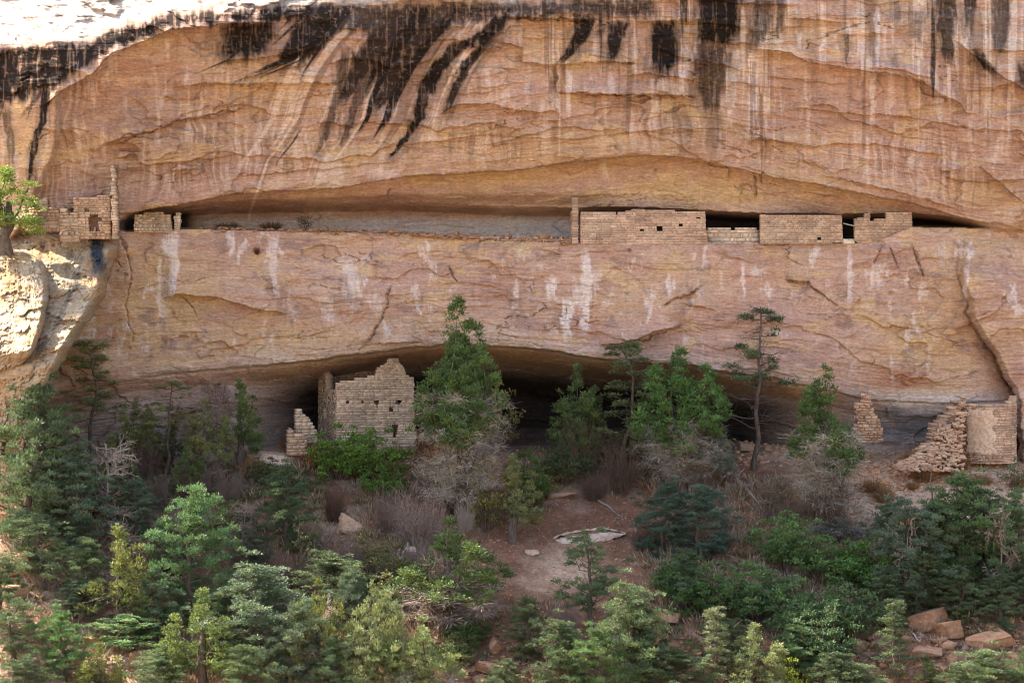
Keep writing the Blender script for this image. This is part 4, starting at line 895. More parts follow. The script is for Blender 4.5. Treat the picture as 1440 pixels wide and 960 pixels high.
def sparse(seed, H=5.5, Rw=1.0, tufts=40, lo=.35, r=.2):
    rs = np.random.RandomState(seed); tb = Tubes(); C = []; Rr = []
    tr = limb(tb, (0, 0, -.3), (rs.uniform(-.3, .3), 0, H*.97), .075, .015, rs, .12, 9, 0, 6); tz = [p[2] for p in tr]
    for i in range(34):
        f = .22+.76*i/34; c = np.array([np.interp(f*H, tz, [p[q] for p in tr]) for q in range(3)]); az = i*2.4; L = Rw*(1.1-f*.75)*rs.uniform(.5, 1.2)
        d = np.array((math.cos(az), math.sin(az), rs.uniform(-.05, .45))); P = limb(tb, c, c+d*L, .022, .007, rs, .25, 5, .05, 3)
        twigs(tb, P[3], d+rs.normal(size=3)*.5, L*.5, .009, rs, 1); twigs(tb, P[2], d+rs.normal(size=3)*.6, L*.5, .009, rs, 1)
        if f > lo and rs.rand() < tufts/34.: 
            for q in (5, 4): C.append(P[q]+rs.normal(size=3)*.06); Rr.append(r*rs.uniform(.7, 1.2))
    P, Dd, T = clump_leaves(C, Rr, 1000, .13, .04, rs, .5, .7, .3, 3)
    return save_kind(tb, leaf_quads(P, Dd, .11, .026, rs), T, 'sparse_tree')
def snag(seed, H=3.0, Rw=1.2, n=26, droop=.1, depth=3, r=.032):
    rs = np.random.RandomState(seed); tb = Tubes()
    tr = limb(tb, (0, 0, -.2), (rs.uniform(-.4, .4), 0, H*.8), .07, .02, rs, .2, 6, 0, 5)
    for i in range(n):
        d = rs.normal(size=3); d[2] = abs(d[2])*.5+.1; twigs(tb, tr[rs.randint(1, 6)], d, rs.uniform(.35, .7)*Rw, r, rs, depth, .7, 3, droop)
    return save_kind(tb, None, None, 'snag')
def twig_bush(seed, H=1.6, Rw=1.2, n=80, r=.017, depth=2):
    rs = np.random.RandomState(seed); tb = Tubes()
    for i in range(n):
        az = rs.uniform(0, 6.28); q = rs.rand()**.5*Rw*.5; a = np.array((math.cos(az)*q, math.sin(az)*q*.7, -.1)); d = np.array((math.cos(az)*.7, math.sin(az)*.6, 1.0))+rs.normal(size=3)*.3
        twigs(tb, a, d, H*rs.uniform(.45, .75), r, rs, depth, .55)
    return save_kind(tb, None, None, 'twig_bush')
def leafy(seed, H=1.8, Rw=1.2, n=30, ln=.085, wd=.055, dens=560, rr=.24):
    rs = np.random.RandomState(seed); tb = Tubes(); C = []; Rr = []
    for i in range(n):
        az = i*2.4; f = rs.rand()**.6; hh = H*rs.uniform(.45, 1)*(1-.45*f*f); e = np.array((math.cos(az)*Rw*f, math.sin(az)*Rw*f, hh))
        P = limb(tb, (e[0]*.15, e[1]*.15, -.1), e, .022, .007, rs, .16, 6, 0, 4)
        for q in (6, 5, 4, 3):
            C.append(P[q]+rs.normal(size=3)*.14); Rr.append(rr*rs.uniform(.7, 1.2))
    P, Dd, T = clump_leaves(C, Rr, dens, ln, wd, rs, .25, .8, .2, 2)
    return save_kind(tb, leaf_quads(P, Dd, ln, wd, rs), T, 'shrub')
def tuft(seed, H=.55, n=420):
    rs = np.random.RandomState(seed); az = rs.uniform(0, 6.28, n); q = rs.rand(n)**.5*.22; f = rs.uniform(.1, 1.0, n)
    P = np.stack([np.cos(az)*q, np.sin(az)*q, -.03+0*q], -1); Dd = np.stack([np.cos(az)*f, np.sin(az)*f, .25+rs.rand(n)], -1); Dd /= np.linalg.norm(Dd, axis=1, keepdims=True)
    V = leaf_quads(P, Dd, H*1.05, .02, rs); V[:, 2, 2] -= .14*f
    me = mesh_np('grass_tuft', V.reshape(-1, 3), np.arange(n*4).reshape(-1, 4), False, rs.uniform(.6, 1.3, n)); me.materials.append(M_DRY)
    k = Kind(); k.crown = None; k.trunk = me; v = V.reshape(-1, 3); k.w = np.percentile(v[:, 0], 97)-np.percentile(v[:, 0], 3); k.h = np.percentile(v[:, 2], 98); return k
M_DRY = mat_leaf('dry_grass', .8, .2)
KD = {'pin': [pinyon(1, 5, 1.75), pinyon(2, 5, 1.5, .2, .3), pinyon(3, 5, 1.9, .1, -.4, .1, .2), pinyon(4, 5, 1.3, .1, 0, .1, .1), pinyon(5, 5, 1.7, .5, .5, .25), pinyon(6, 5, 2.0, .15, .2, .1, .1), pinyon(7, 5, 1.6, .25, -.5, .15, .3), pinyon(8, 5, 1.45, .1, .3, .08, .6)],
      'jun': [juniper(11), juniper(12, 4.5, 1.5, 10), juniper(13, 4.5, .85, 5), juniper(14, 4.5, 1.4, 9, .2, 40, 700, .8)],
      'big': [juniper(21, 9.0, 1.75, 16, .36, 170, 700, .85, .78)], 'skirt': [juniper(22, 6.5, 1.5, 12, .28, 110, 700, .85), juniper(23, 6.5, 1.15, 10, .34, 140, 700, .9)],
      'spa': [sparse(31), sparse(32, 5.5, 1.1, 22, .45), sparse(33, 5.5, .7, 60, .2, .22)], 'snag': [snag(41, 3, 1.3, 40), snag(42, 3, 1.3, 46, .25)],
      'twig': [twig_bush(51), twig_bush(52, 1.6, 1.3, 110), twig_bush(53, 1.5, 1.0, 130, .013)],
      'oak': [leafy(61), leafy(62, 1.8, 1.4, 34), leafy(63, 2.4, 1.2, 36)], 'lsp': [leafy(65, 2.0, .9, 14, .09, .06, 160, .25), leafy(66, 1.6, 1.1, 16, .09, .05, 200, .25)], 'tuft': [tuft(71), tuft(72)]}
CNT = {'n': 0}
def plant(kind, v, name, label, px, pb, pt, wpx, color, cat, group=None, bark=(1, 1, 1), Y=None, lean=0, parts=('trunk', 'crown'), turn=None):
    k = KD[kind][v]; CNT['n'] += 1; i = CNT['n']; rnd = random.Random(i*13+5)
    if Y is None: X, Y, Z, s = ground_at(px, pb)
    else: s = S*D/(D+Y); X, Z = at(px, pb, Y)
    sx = wpx/s/k.w; sz = (pb-pt)/s/k.h
    rz = rnd.uniform(0, 6.28) if turn is None else turn
    if k.crown is None:
        o = link(name, k.trunk, None, None, (X, Y, Z)); o.color = tuple(q*(1.0 if kind == 'tuft' else 2.2) for q in color)+(1,); o.scale = (sx, sx, sz); o.rotation_euler = (0, R(lean), rz); tag(o, label, cat, group); return o
    e = empty(name, (X, Y, Z), rz); e.rotation_euler = (0, R(lean), rz); e.scale = (sx, sx, sz); tag(e, label, cat, group)
    t = link(parts[0], k.trunk, None, e); t.color = bark+(1,)
    c = link(parts[1], k.crown, None, e); c.color = color+(1,)
    if hasattr(k, 'dead'): q = link('dead_branches', k.dead, None, e); q.color = ((.30, .255, .245, 1), (.33, .30, .27, 1), (.27, .215, .19, 1))[i % 3]
    return e
PG = (.100, .150, .076); PB = (.105, .155, .100); PD = (.076, .115, .058); JY = (.150, .180, .060); JG = (.100, .150, .050); BR = (.10, .20, .035); SG = (.17, .20, .15); OL = (.175, .195, .085); SIL = (1.9, 1.95, 2.05); TW = (.85, .74, .70); BRN = (.60, .44, .38)
G1 = 'sunlit pinyons and junipers at lower left'; G2 = 'shaded trees at the alcove mouth'; G3 = 'trees on the lower right slope'
T = [  # kind, variant, name, label, px, base, top, width, colour, category, group
 # upper left, before the alcove
 ('spa', 0, 'sparse_tree', 'thin dark sparse fir standing beside the rock nose under the alcove edge', 126, 648, 474, 60, OL, 'tree', G2),
 ('spa', 2, 'sparse_tree', 'short dark fir between the rock nose and the thin sparse fir', 84, 620, 520, 40, PD, 'tree', G2),
 ('jun', 1, 'juniper', 'olive juniper in the shaded row right of the thin sparse fir', 192, 660, 555, 66, OL, 'tree', G2),
 ('spa', 1, 'sparse_tree', 'sparse olive pinyon with bare lower limbs before the shaded left wall', 232, 668, 535, 62, OL, 'tree', G2),
 ('jun', 2, 'juniper', 'small bright green cone of juniper under the olive pinyon', 245, 655, 588, 26, JG, 'tree', G2),
 ('jun', 3, 'juniper', 'shaggy olive juniper with grey twigs beside the hanging dead branches', 288, 680, 558, 66, OL, 'tree', G2),
 ('jun', 2, 'juniper', 'yellow-green cone-shaped juniper left of the stub ruin', 338, 660, 528, 44, JG, 'tree', G2),
 ('jun', 0, 'juniper', 'low olive juniper at the foot of the shaded left wall', 155, 690, 610, 60, OL, 'tree', G2),
 ('jun', 0, 'juniper', 'small dark juniper below the hanging dead branches', 262, 700, 628, 44, JG, 'tree', G2),
 # left group, in the sun
 ('pin', 2, 'pinyon', 'tall dense green pinyon at the left edge under the rock nose', 34, 770, 520, 150, PG, 'tree', G1),
 ('pin', 0, 'pinyon', 'bluish green pinyon bulging right of the tall left-edge pinyon', 100, 770, 615, 100, PB, 'tree', G1),
 ('pin', 4, 'pinyon', 'open pinyon with bare dark trunk on the sunlit ground at left', 67, 826, 715, 92, PG, 'tree', G1),
 ('pin', 1, 'pinyon', 'small grey-green pinyon right of the silver dead tree', 195, 752, 668, 66, PB, 'tree', G1),
 ('jun', 2, 'juniper', 'rounded yellow-green juniper column among the lower left pinyons', 168, 895, 732, 66, JY, 'tree', G1),
 ('pin', 0, 'pinyon', 'tall light green pinyon, largest of the sunlit lower left slope', 280, 885, 672, 108, (.10, .185, .085), 'tree', G1),
 ('pin', 3, 'pinyon', 'bluish conical pinyon with a dark trunk right of the large light green pinyon', 362, 938, 770, 116, PB, 'tree', G1),
 ('pin', 2, 'pinyon', 'broad blue-green pinyon crown low beside the bluish conical pinyon', 405, 985, 835, 105, PB, 'tree', G1),
 ('jun', 3, 'juniper', 'yellow-green juniper tangled with silver dead branches left of the pale sunlit juniper', 448, 975, 808, 72, JY, 'tree', G1),
 ('jun', 0, 'juniper', 'sunlit olive-green juniper at the bottom below the large light green pinyon', 285, 968, 822, 100, (.13, .185, .06), 'tree', G1),
 ('pin', 4, 'pinyon', 'dark open pinyon in the bottom left corner', 20, 935, 832, 76, PG, 'tree', G1),
 ('pin', 2, 'pinyon', 'rounded bright pinyon at the bottom left, second from the corner', 92, 962, 850, 92, (.10, .19, .07), 'tree', G1),
 ('pin', 4, 'pinyon', 'leaning pinyon with green tufts over sunlit stones at lower left', 190, 915, 856, 98, (.10, .19, .07), 'tree', G1),
 ('pin', 1, 'pinyon', 'small blue-green pinyon above the second corner pinyon', 104, 866, 812, 66, PB, 'tree', G1),
 ('pin', 0, 'pinyon', 'low pinyon at the bottom edge below the leaning pinyon', 222, 990, 905, 78, PG, 'tree', G1),
 ('pin', 1, 'pinyon', 'low bushy pinyon at the bottom edge of the left corner', 35, 1000, 915, 80, PD, 'tree', G1),
 ('pin', 3, 'pinyon', 'small dark pinyon squeezed behind the yellow-green juniper column', 238, 815, 715, 60, PG, 'tree', G1),
 ('jun', 1, 'juniper', 'pale silvery-green sunlit juniper at the bottom left of centre', 522, 985, 812, 92, (.19, .235, .115), 'tree', G1),
 ('jun', 3, 'juniper', 'pale sunlit juniper at the bottom right of the silvery-green one', 594, 990, 862, 88, (.18, .235, .10), 'tree', G1),
 ('pin', 2, 'pinyon', 'low sunlit pinyon at the bottom edge between the two pale junipers', 556, 1000, 892, 70, (.15, .21, .09), 'tree', G1),
 ('pin', 1, 'pinyon', 'bottom-edge pinyon in front of the silver-branched juniper', 465, 1005, 890, 76, (.12, .19, .10), 'tree', G1),
 # middle
 ('pin', 2, 'pinyon', 'dense dark green pinyon in shade above the blue-green pinyons', 402, 772, 645, 92, PD, 'tree', G2),
 ('pin', 0, 'pinyon', 'dark shaded pinyon behind the silver-branched juniper', 458, 862, 772, 98, PD, 'tree', G2),
 ('jun', 3, 'juniper', 'twisted juniper with grey dead limbs in the middle of the slope', 632, 882, 722, 140, (.085, .135, .045), 'tree', G2),
 ('big', 0, 'juniper', 'tallest juniper at centre, green crown over hanging grey bark beside the tower house', 643, 735, 412, 106, (.085, .14, .045), 'tree', G2, (1.1, 1.05, 1.0)),
 ('jun', 0, 'juniper', 'upright green juniper in front of the dark alcove right of centre', 812, 655, 508, 78, (.10, .15, .055), 'tree', G2),
 ('spa', 0, 'sparse_tree', 'sparse pinyon with open tiers rising to the alcove lip right of centre', 868, 670, 476, 76, (.11, .14, .065), 'tree', G2),
 ('skirt', 0, 'juniper', 'large bright green juniper with pale shaggy lower skirt right of centre', 955, 692, 484, 112, (.085, .165, .05), 'tree', G2, (1.1, 1.05, 1.0)),
 ('jun', 1, 'juniper', 'grey-green juniper bush beneath the large bright juniper', 1000, 680, 578, 72, SG, 'tree', G2),
 ('spa', 1, 'sparse_tree', 'thin dark-trunked snag with a few green tufts against the pale wall', 1058, 660, 430, 76, PD, 'tree', G2),
 ('skirt', 1, 'juniper', 'dark green juniper with a grey-brown dead skirt before the leaning wall', 1162, 735, 508, 100, (.075, .13, .04), 'tree', G2, (1.1, 1.05, 1.0)),
 ('jun', 2, 'juniper', 'feathery olive juniper shrub behind the bare slope right of the tallest juniper', 722, 760, 635, 52, OL, 'tree', G2),
 ('pin', 2, 'pinyon', 'dark blue-green pinyon under the large bright juniper', 928, 778, 668, 76, (.062, .11, .085), 'tree', G3),
 ('pin', 0, 'pinyon', 'broad blue-grey pinyon left of the oak thicket', 990, 790, 676, 88, (.07, .115, .09), 'tree', G3),
 ('pin', 4, 'pinyon', 'pinyon with open top standing on the bare slope beside the white ledge', 834, 888, 738, 72, PG, 'tree', G3),
 ('pin', 1, 'pinyon', 'dark small pinyon with three thin trunks below the pale bare patch', 737, 930, 832, 58, PD, 'tree', G3),
 ('pin', 3, 'pinyon', 'dark pinyon at the bottom centre left of the tall double pinyon', 786, 985, 852, 74, PD, 'tree', G3),
 ('pin', 3, 'pinyon', 'tall dark pinyon below the bare slope right of the white ledge', 886, 980, 796, 92, PG, 'tree', G3),
 ('pin', 2, 'pinyon', 'pinyon with sun-touched tips at the bottom centre', 855, 1005, 870, 96, (.095, .17, .07), 'tree', G3),
 # right
 ('pin', 0, 'pinyon', 'blue-grey pinyon draped with silver dead twigs on the right slope', 1268, 858, 692, 88, (.085, .13, .095), 'tree', G3),
 ('pin', 3, 'pinyon', 'pinyon with a straight dark trunk beside the silver-twigged pinyon', 1310, 838, 682, 72, PG, 'tree', G3),
 ('pin', 1, 'pinyon', 'big dark-limbed pinyon topped with a bright tuft on the right slope', 1358, 836, 656, 112, (.08, .145, .06), 'tree', G3),
 ('pin', 0, 'pinyon', 'grey-limbed pinyon at the right edge of the slope', 1424, 840, 682, 82, (.085, .14, .07), 'tree', G3),
 ('pin', 2, 'pinyon', 'low bushy pinyon over the orange boulders at right', 1405, 885, 800, 84, PD, 'tree', G3),
 ('pin', 1, 'pinyon', 'small pinyon in front of the straight dark trunk at right', 1346, 872, 790, 52, PG, 'tree', G3),
 ('spa', 2, 'sparse_tree', 'slim young conifer left of the leaning orange slab', 1260, 960, 842, 48, PD, 'tree', G3),
 ('pin', 3, 'pinyon', 'pinyon at the bottom right corner beside the long orange boulder', 1390, 1000, 898, 84, PG, 'tree', G3),
 ('jun', 2, 'juniper', 'tiny green juniper at the bottom edge left of the corner pinyon', 1302, 972, 918, 28, JG, 'tree', G3),
 ('pin', 0, 'pinyon', 'low pinyon at the bottom edge under the grey jagged rock', 1210, 1000, 928, 80, PD, 'tree', G3),
 ('pin', 1, 'pinyon', 'dark pinyon at the far bottom right corner', 1440, 990, 905, 60, PD, 'tree', G3),
 ('jun', 0, 'juniper', 'bright sunlit pale juniper at the bottom right of centre', 1062, 990, 872, 76, (.20, .25, .12), 'tree', G3),
 ('spa', 2, 'sparse_tree', 'grey-green half-lit spindly pinyon left of the bright pale juniper', 997, 985, 850, 50, (.15, .19, .11), 'tree', G3),
 ('pin', 3, 'pinyon', 'small conical pinyon right of the bright pale juniper', 1122, 950, 866, 60, (.09, .165, .075), 'tree', G3),
 ('pin', 0, 'pinyon', 'dark pinyon filling the bottom edge left of the spindly pinyon', 948, 1000, 905, 84, PD, 'tree', G3)]
T += [('pin', 5, 'pinyon', 'wide green pinyon filling the gap left of the yellow-green juniper column', 130, 850, 752, 80, PG, 'tree', G1), ('pin', 6, 'pinyon', 'grey-green pinyon between the yellow-green column and the sunlit olive juniper', 226, 905, 800, 70, PB, 'tree', G1),
 ('pin', 7, 'pinyon', 'green pinyon at the right foot of the large light green pinyon', 330, 905, 800, 66, PG, 'tree', G1), ('pin', 5, 'pinyon', 'low rounded pinyon at the bottom edge below the bluish conical pinyon', 345, 1000, 900, 84, (.11, .16, .075), 'tree', G1),
 ('pin', 6, 'pinyon', 'second pinyon beside the tall left-edge one, lower and darker', 62, 745, 600, 90, PG, 'tree', G1), ('pin', 7, 'pinyon', 'small pinyon on the left edge above the dark open corner pinyon', -4, 880, 770, 50, PD, 'tree', G1), ('jun', 0, 'juniper', 'small yellowish juniper at the bottom edge between the corner pinyons', 140, 985, 900, 60, JY, 'tree', G1),
 ('pin', 5, 'pinyon', 'pale blue-green pinyon behind the pale silvery-green juniper', 500, 900, 800, 72, PB, 'tree', G1), ('pin', 7, 'pinyon', 'small grey pinyon on the slope above the bluish conical pinyon', 352, 800, 735, 50, (.09, .12, .08), 'tree', G2),
 ('pin', 5, 'pinyon', 'rounded dark pinyon behind the silver-twigged pinyon', 1246, 815, 705, 70, (.085, .125, .085), 'tree', G3), ('pin', 6, 'pinyon', 'leaning dark pinyon between the straight trunk and the big dark-limbed pinyon', 1334, 815, 700, 66, PG, 'tree', G3), ('pin', 7, 'pinyon', 'tall blue-green pinyon right of the big dark-limbed pinyon', 1392, 815, 672, 66, PB, 'tree', G3),
 ('pin', 5, 'pinyon', 'wide pinyon behind the right edge pinyons', 1440, 870, 770, 76, PD, 'tree', G3), ('pin', 6, 'pinyon', 'dense pinyon at the foot of the silver-twigged pinyon', 1286, 862, 772, 76, PD, 'tree', G3), ('pin', 7, 'pinyon', 'dark pinyon at the lower right end of the oak thicket', 1232, 880, 800, 62, PD, 'tree', G3),
 ('pin', 5, 'pinyon', 'low dark pinyon at the bottom edge left of the tall dark pinyon', 720, 1000, 925, 66, PD, 'tree', G3), ('pin', 6, 'pinyon', 'dark pinyon at the right of the tall dark one below the bare slope', 918, 965, 850, 70, (.08, .13, .06), 'tree', G3), ('pin', 7, 'pinyon', 'dark pinyon behind the bright pale juniper', 1030, 950, 860, 66, PD, 'tree', G3), ('pin', 5, 'pinyon', 'spreading pinyon at the bottom edge right of the small conical one', 1165, 1000, 915, 84, PD, 'tree', G3), ('pin', 6, 'pinyon', 'shaded pinyon at the left end of the thicket above the dark oak bush', 960, 860, 770, 70, (.07, .115, .065), 'tree', G3),
 ('pin', 6, 'pinyon', 'small dark pinyon at the bottom edge right of the tiny green juniper', 1335, 1000, 935, 56, PD, 'tree', G3)]
for t in T: plant(*t)
SH = [  # leafy shrubs
 ('oak', 0, 'glossy green shrub at the foot of the tower house', 478, 672, 592, 72, BR), ('oak', 1, 'bright green leafy shrub covering the lower right of the tower house', 520, 676, 596, 84, (.11, .20, .04)), ('oak', 1, 'low green shrub between the tower house and the grey twig bush', 540, 700, 652, 60, (.08, .17, .03)),
 ('lsp', 0, 'yellow-leaved sapling in front of the dark alcove beside the tallest juniper', 700, 630, 530, 56, (.19, .17, .05)), ('lsp', 0, 'tall yellow-green shrub under the tallest juniper', 682, 745, 645, 50, (.19, .19, .05)), ('lsp', 1, 'yellowish bush at the upper edge of the bare slope', 765, 700, 658, 62, (.18, .17, .05)),
 ('oak', 2, 'dark green shrub right of the tallest juniper trunk', 742, 718, 625, 56, (.07, .125, .04)), ('oak', 0, 'olive shrub with dull leaves on the left of the twisted juniper', 548, 842, 760, 84, (.105, .11, .05)), ('lsp', 1, 'dull yellow bush below the grey twig bush', 520, 800, 735, 60, (.14, .13, .05)),
 ('oak', 1, 'green shrub below the twisted juniper at the bottom', 662, 905, 862, 56, (.075, .12, .04)), ('oak', 1, 'olive shrub beside pale rocks at the bottom left of the tan flat rock', 640, 935, 885, 66, (.10, .13, .05)), ('oak', 2, 'oak bush at the crest of the green thicket', 1102, 800, 716, 82, (.085, .165, .055)),
 ('oak', 1, 'broad oak bush right of the thicket crest', 1165, 818, 748, 96, (.08, .16, .05)), ('oak', 0, 'deep green oak bush at the right end of the thicket', 1222, 835, 756, 82, (.06, .145, .03)), ('oak', 1, 'dark oak bush at the left end of the thicket', 992, 868, 785, 88, (.065, .13, .045)),
 ('oak', 2, 'oak bush below the thicket crest', 1062, 876, 786, 84, (.075, .145, .055)), ('oak', 0, 'oak bush at the lower middle of the thicket', 1130, 895, 806, 90, (.075, .14, .055)), ('oak', 1, 'grey-green oak bush at the lower right of the thicket', 1190, 905, 815, 92, (.075, .13, .06)),
 ('oak', 2, 'dark green bush hanging below the lower thicket', 1150, 945, 850, 88, (.06, .11, .05)), ('oak', 0, 'small bush at the left foot of the thicket', 950, 845, 775, 56, (.07, .14, .045)), ('lsp', 0, 'bright yellow-green sunlit sapling at the bottom right of the pale juniper', 1112, 985, 915, 46, (.26, .34, .04)),
 ('oak', 1, 'bluish sage bush above the thicket at right', 1178, 760, 724, 58, (.13, .14, .13)), ('oak', 0, 'olive bush at the foot of the cone-shaped juniper', 375, 680, 640, 44, (.09, .10, .04)), ('oak', 2, 'small yellow-green bush on the slope left of the dark shaded pinyon', 320, 760, 700, 48, (.12, .14, .05)),
 ('oak', 1, 'dark bush under the sparse tiers in front of the alcove', 790, 680, 615, 66, (.07, .10, .045)), ('oak', 0, 'green bush below the large bright juniper at left', 905, 650, 575, 60, (.095, .14, .06)), ('lsp', 1, 'sparse olive bush at the foot of the thin dark snag', 1092, 712, 668, 50, (.10, .11, .05)),
 ('lsp', 1, 'green bush in the corner below the round tower', 1430, 690, 640, 46, (.09, .13, .06)), ('oak', 1, 'olive shrub under the silver dead tree at left', 165, 730, 668, 66, (.11, .12, .05)), ('lsp', 0, 'thin olive shrub on the dark slope left of the pale weathered rock', 432, 800, 720, 52, (.10, .11, .05))]
for k, v, lb, px, pb, pt, w_, c in SH: plant(k, v, 'shrub', lb, px, pb, pt, w_, c, 'shrub', 'shrubs on the slope', (1.2, 1.1, 1.1), None, 0, ('stems', 'foliage'))
BARE = [  # bare twigs: snags and leafless bushes
 ('snag', 0, 'dead_tree', 'silver-white dead tree with fine bare branches at left', 148, 728, 604, 92, SIL, 'dead tree'), ('snag', 1, 'dead_tree', 'grey dead tree leaning with drooping twigs under the left alcove lip', 282, 640, 498, 104, (1.35, 1.2, 1.2), 'dead tree'),
 ('snag', 1, 'dead_tree', 'second grey drooping dead tree beside the cone-shaped juniper', 312, 650, 530, 70, (1.1, .98, .98), 'dead tree'), ('snag', 0, 'dead_tree', 'silvery dead limbs sticking out of the twisted juniper', 622, 880, 765, 84, (1.3, 1.25, 1.2), 'dead tree'),
 ('snag', 1, 'dead_tree', 'white dead twigs tangled in the blue-grey right pinyon', 1274, 850, 698, 70, SIL, 'dead tree'), ('snag', 0, 'dead_tree', 'bare grey snag among the right edge pinyons', 1415, 850, 700, 66, (1.4, 1.4, 1.4), 'dead tree'), ('snag', 0, 'dead_tree', 'silver dead branches inside the tangled yellow-green juniper', 450, 955, 830, 56, SIL, 'dead tree'),
 ('snag', 1, 'dead_tree', 'grey-brown dead tangle on the slope below the thin dark snag', 1084, 732, 676, 60, (.85, .74, .70), 'dead tree'),
 ('twig', 1, 'bare_bush', 'large grey leafless bush below the tower house', 588, 765, 662, 112, (1.15, 1.08, 1.12), 'bush'), ('twig', 0, 'bare_bush', 'purplish grey bush of bare twigs left of the large grey one', 545, 750, 672, 82, (.9, .78, .80), 'bush'), ('twig', 2, 'bare_bush', 'frosted white twig bush under the tallest juniper', 655, 745, 686, 44, (2.2, 2.3, 2.5), 'bush'),
 ('twig', 2, 'bare_bush', 'reddish brown bare bush right of the dark shaded pinyon', 470, 735, 655, 50, BRN, 'bush'), ('twig', 1, 'bare_bush', 'brown twig mass at the foot of the tallest juniper', 640, 720, 605, 84, (.62, .50, .46), 'bush'), ('twig', 0, 'bare_bush', 'dark brown twig bush under the open-tiered pinyon', 872, 690, 605, 92, (.60, .50, .46), 'bush'),
 ('twig', 1, 'bare_bush', 'grey-brown bare thicket under the dead-skirted juniper', 1160, 738, 628, 106, (.85, .74, .68), 'bush'), ('twig', 0, 'bare_bush', 'pale grey twig bush under the large bright juniper', 970, 690, 600, 104, (1.1, 1.02, .95), 'bush'), ('twig', 2, 'bare_bush', 'blue-grey twiggy bush beside the small three-trunked pinyon', 795, 898, 828, 62, (.85, .9, 1.05), 'bush'),
 ('twig', 0, 'bare_bush', 'grey twiggy bush on the left slope above the bluish conical pinyon', 335, 800, 725, 82, (.85, .78, .76), 'bush'), ('twig', 1, 'bare_bush', 'dull brown bush on the slope below the dark shaded pinyon', 408, 830, 752, 84, (.70, .58, .54), 'bush'), ('twig', 2, 'bare_bush', 'grey-brown bush under the shaggy olive juniper', 270, 705, 640, 90, (.7, .6, .58), 'bush'),
 ('twig', 1, 'bare_bush', 'pale twig bush right of the small grey-green pinyon', 235, 760, 700, 70, (1.1, 1.1, 1.15), 'bush'), ('twig', 0, 'bare_bush', 'dark twig bush at the bottom right of the tangled yellow-green juniper', 634, 985, 925, 52, (.9, .88, .95), 'bush'), ('twig', 0, 'bare_bush', 'brownish twig bush under the upright alcove juniper', 815, 672, 575, 78, (.72, .64, .58), 'bush'),
 ('twig', 2, 'bare_bush', 'dark bush of bare twigs right of the bare red slope', 905, 775, 715, 62, (.6, .52, .5), 'bush'), ('twig', 1, 'bare_bush', 'grey twigs in a gap at the middle of the oak thicket', 1100, 845, 780, 72, (.7, .68, .7), 'bush'), ('twig', 2, 'bare_bush', 'brown bare bush between the grey twig bushes and tallest juniper', 612, 700, 640, 60, (.66, .54, .50), 'bush'),
 ('twig', 0, 'bare_bush', 'brown twig bush left of the sparse olive pinyon', 205, 672, 610, 70, (.7, .58, .54), 'bush'), ('twig', 2, 'bare_bush', 'grey twig bush on the slope left of the twisted juniper', 592, 850, 795, 60, (.8, .72, .7), 'bush'), ('twig', 2, 'bare_bush', 'brown twig bush right of the yellowish bush above the bare slope', 835, 700, 648, 70, (.6, .5, .46), 'bush'),
 ('twig', 0, 'bare_bush', 'brown bare bush left of the dead-skirted juniper', 1112, 745, 690, 60, (.7, .58, .54), 'bush')]
BARE += [('twig', 0, 'bare_bush', 'grey bare bush at the foot of the olive pinyon on the left slope', 222, 715, 655, 66, (.95, .9, .9), 'bush'), ('twig', 1, 'bare_bush', 'pale grey bare bush left of the brown grass clump by the pale slab', 322, 705, 640, 70, (1.0, .93, .93), 'bush'), ('twig', 2, 'bare_bush', 'grey-violet bare bush on the open slope under the whitish weathered rock', 490, 800, 745, 70, (.95, .88, .92), 'bush'),
 ('twig', 0, 'bare_bush', 'grey bare bush right of the dark shaded pinyon foot', 440, 770, 715, 54, (1.0, .92, .9), 'bush'), ('twig', 1, 'bare_bush', 'pale bare bush directly below the large grey leafless bush', 585, 800, 745, 70, (1.1, 1.05, 1.08), 'bush'), ('snag', 0, 'dead_tree', 'silver dead branches below the silver-white dead tree at left', 172, 770, 700, 60, SIL, 'dead tree'), ('snag', 1, 'dead_tree', 'grey dead branches between the large light green pinyon and the dark shaded pinyon', 345, 770, 700, 60, (1.3, 1.25, 1.25), 'dead tree')]
for k, v, n, lb, px, pb, pt, w_, c, cat in BARE: plant(k, v, n, lb, px, pb, pt, w_, c, cat, None if n == 'dead_tree' else 'bare bushes on the slope')
DRY = (.33, .15, .065); DR2 = (.30, .17, .09)
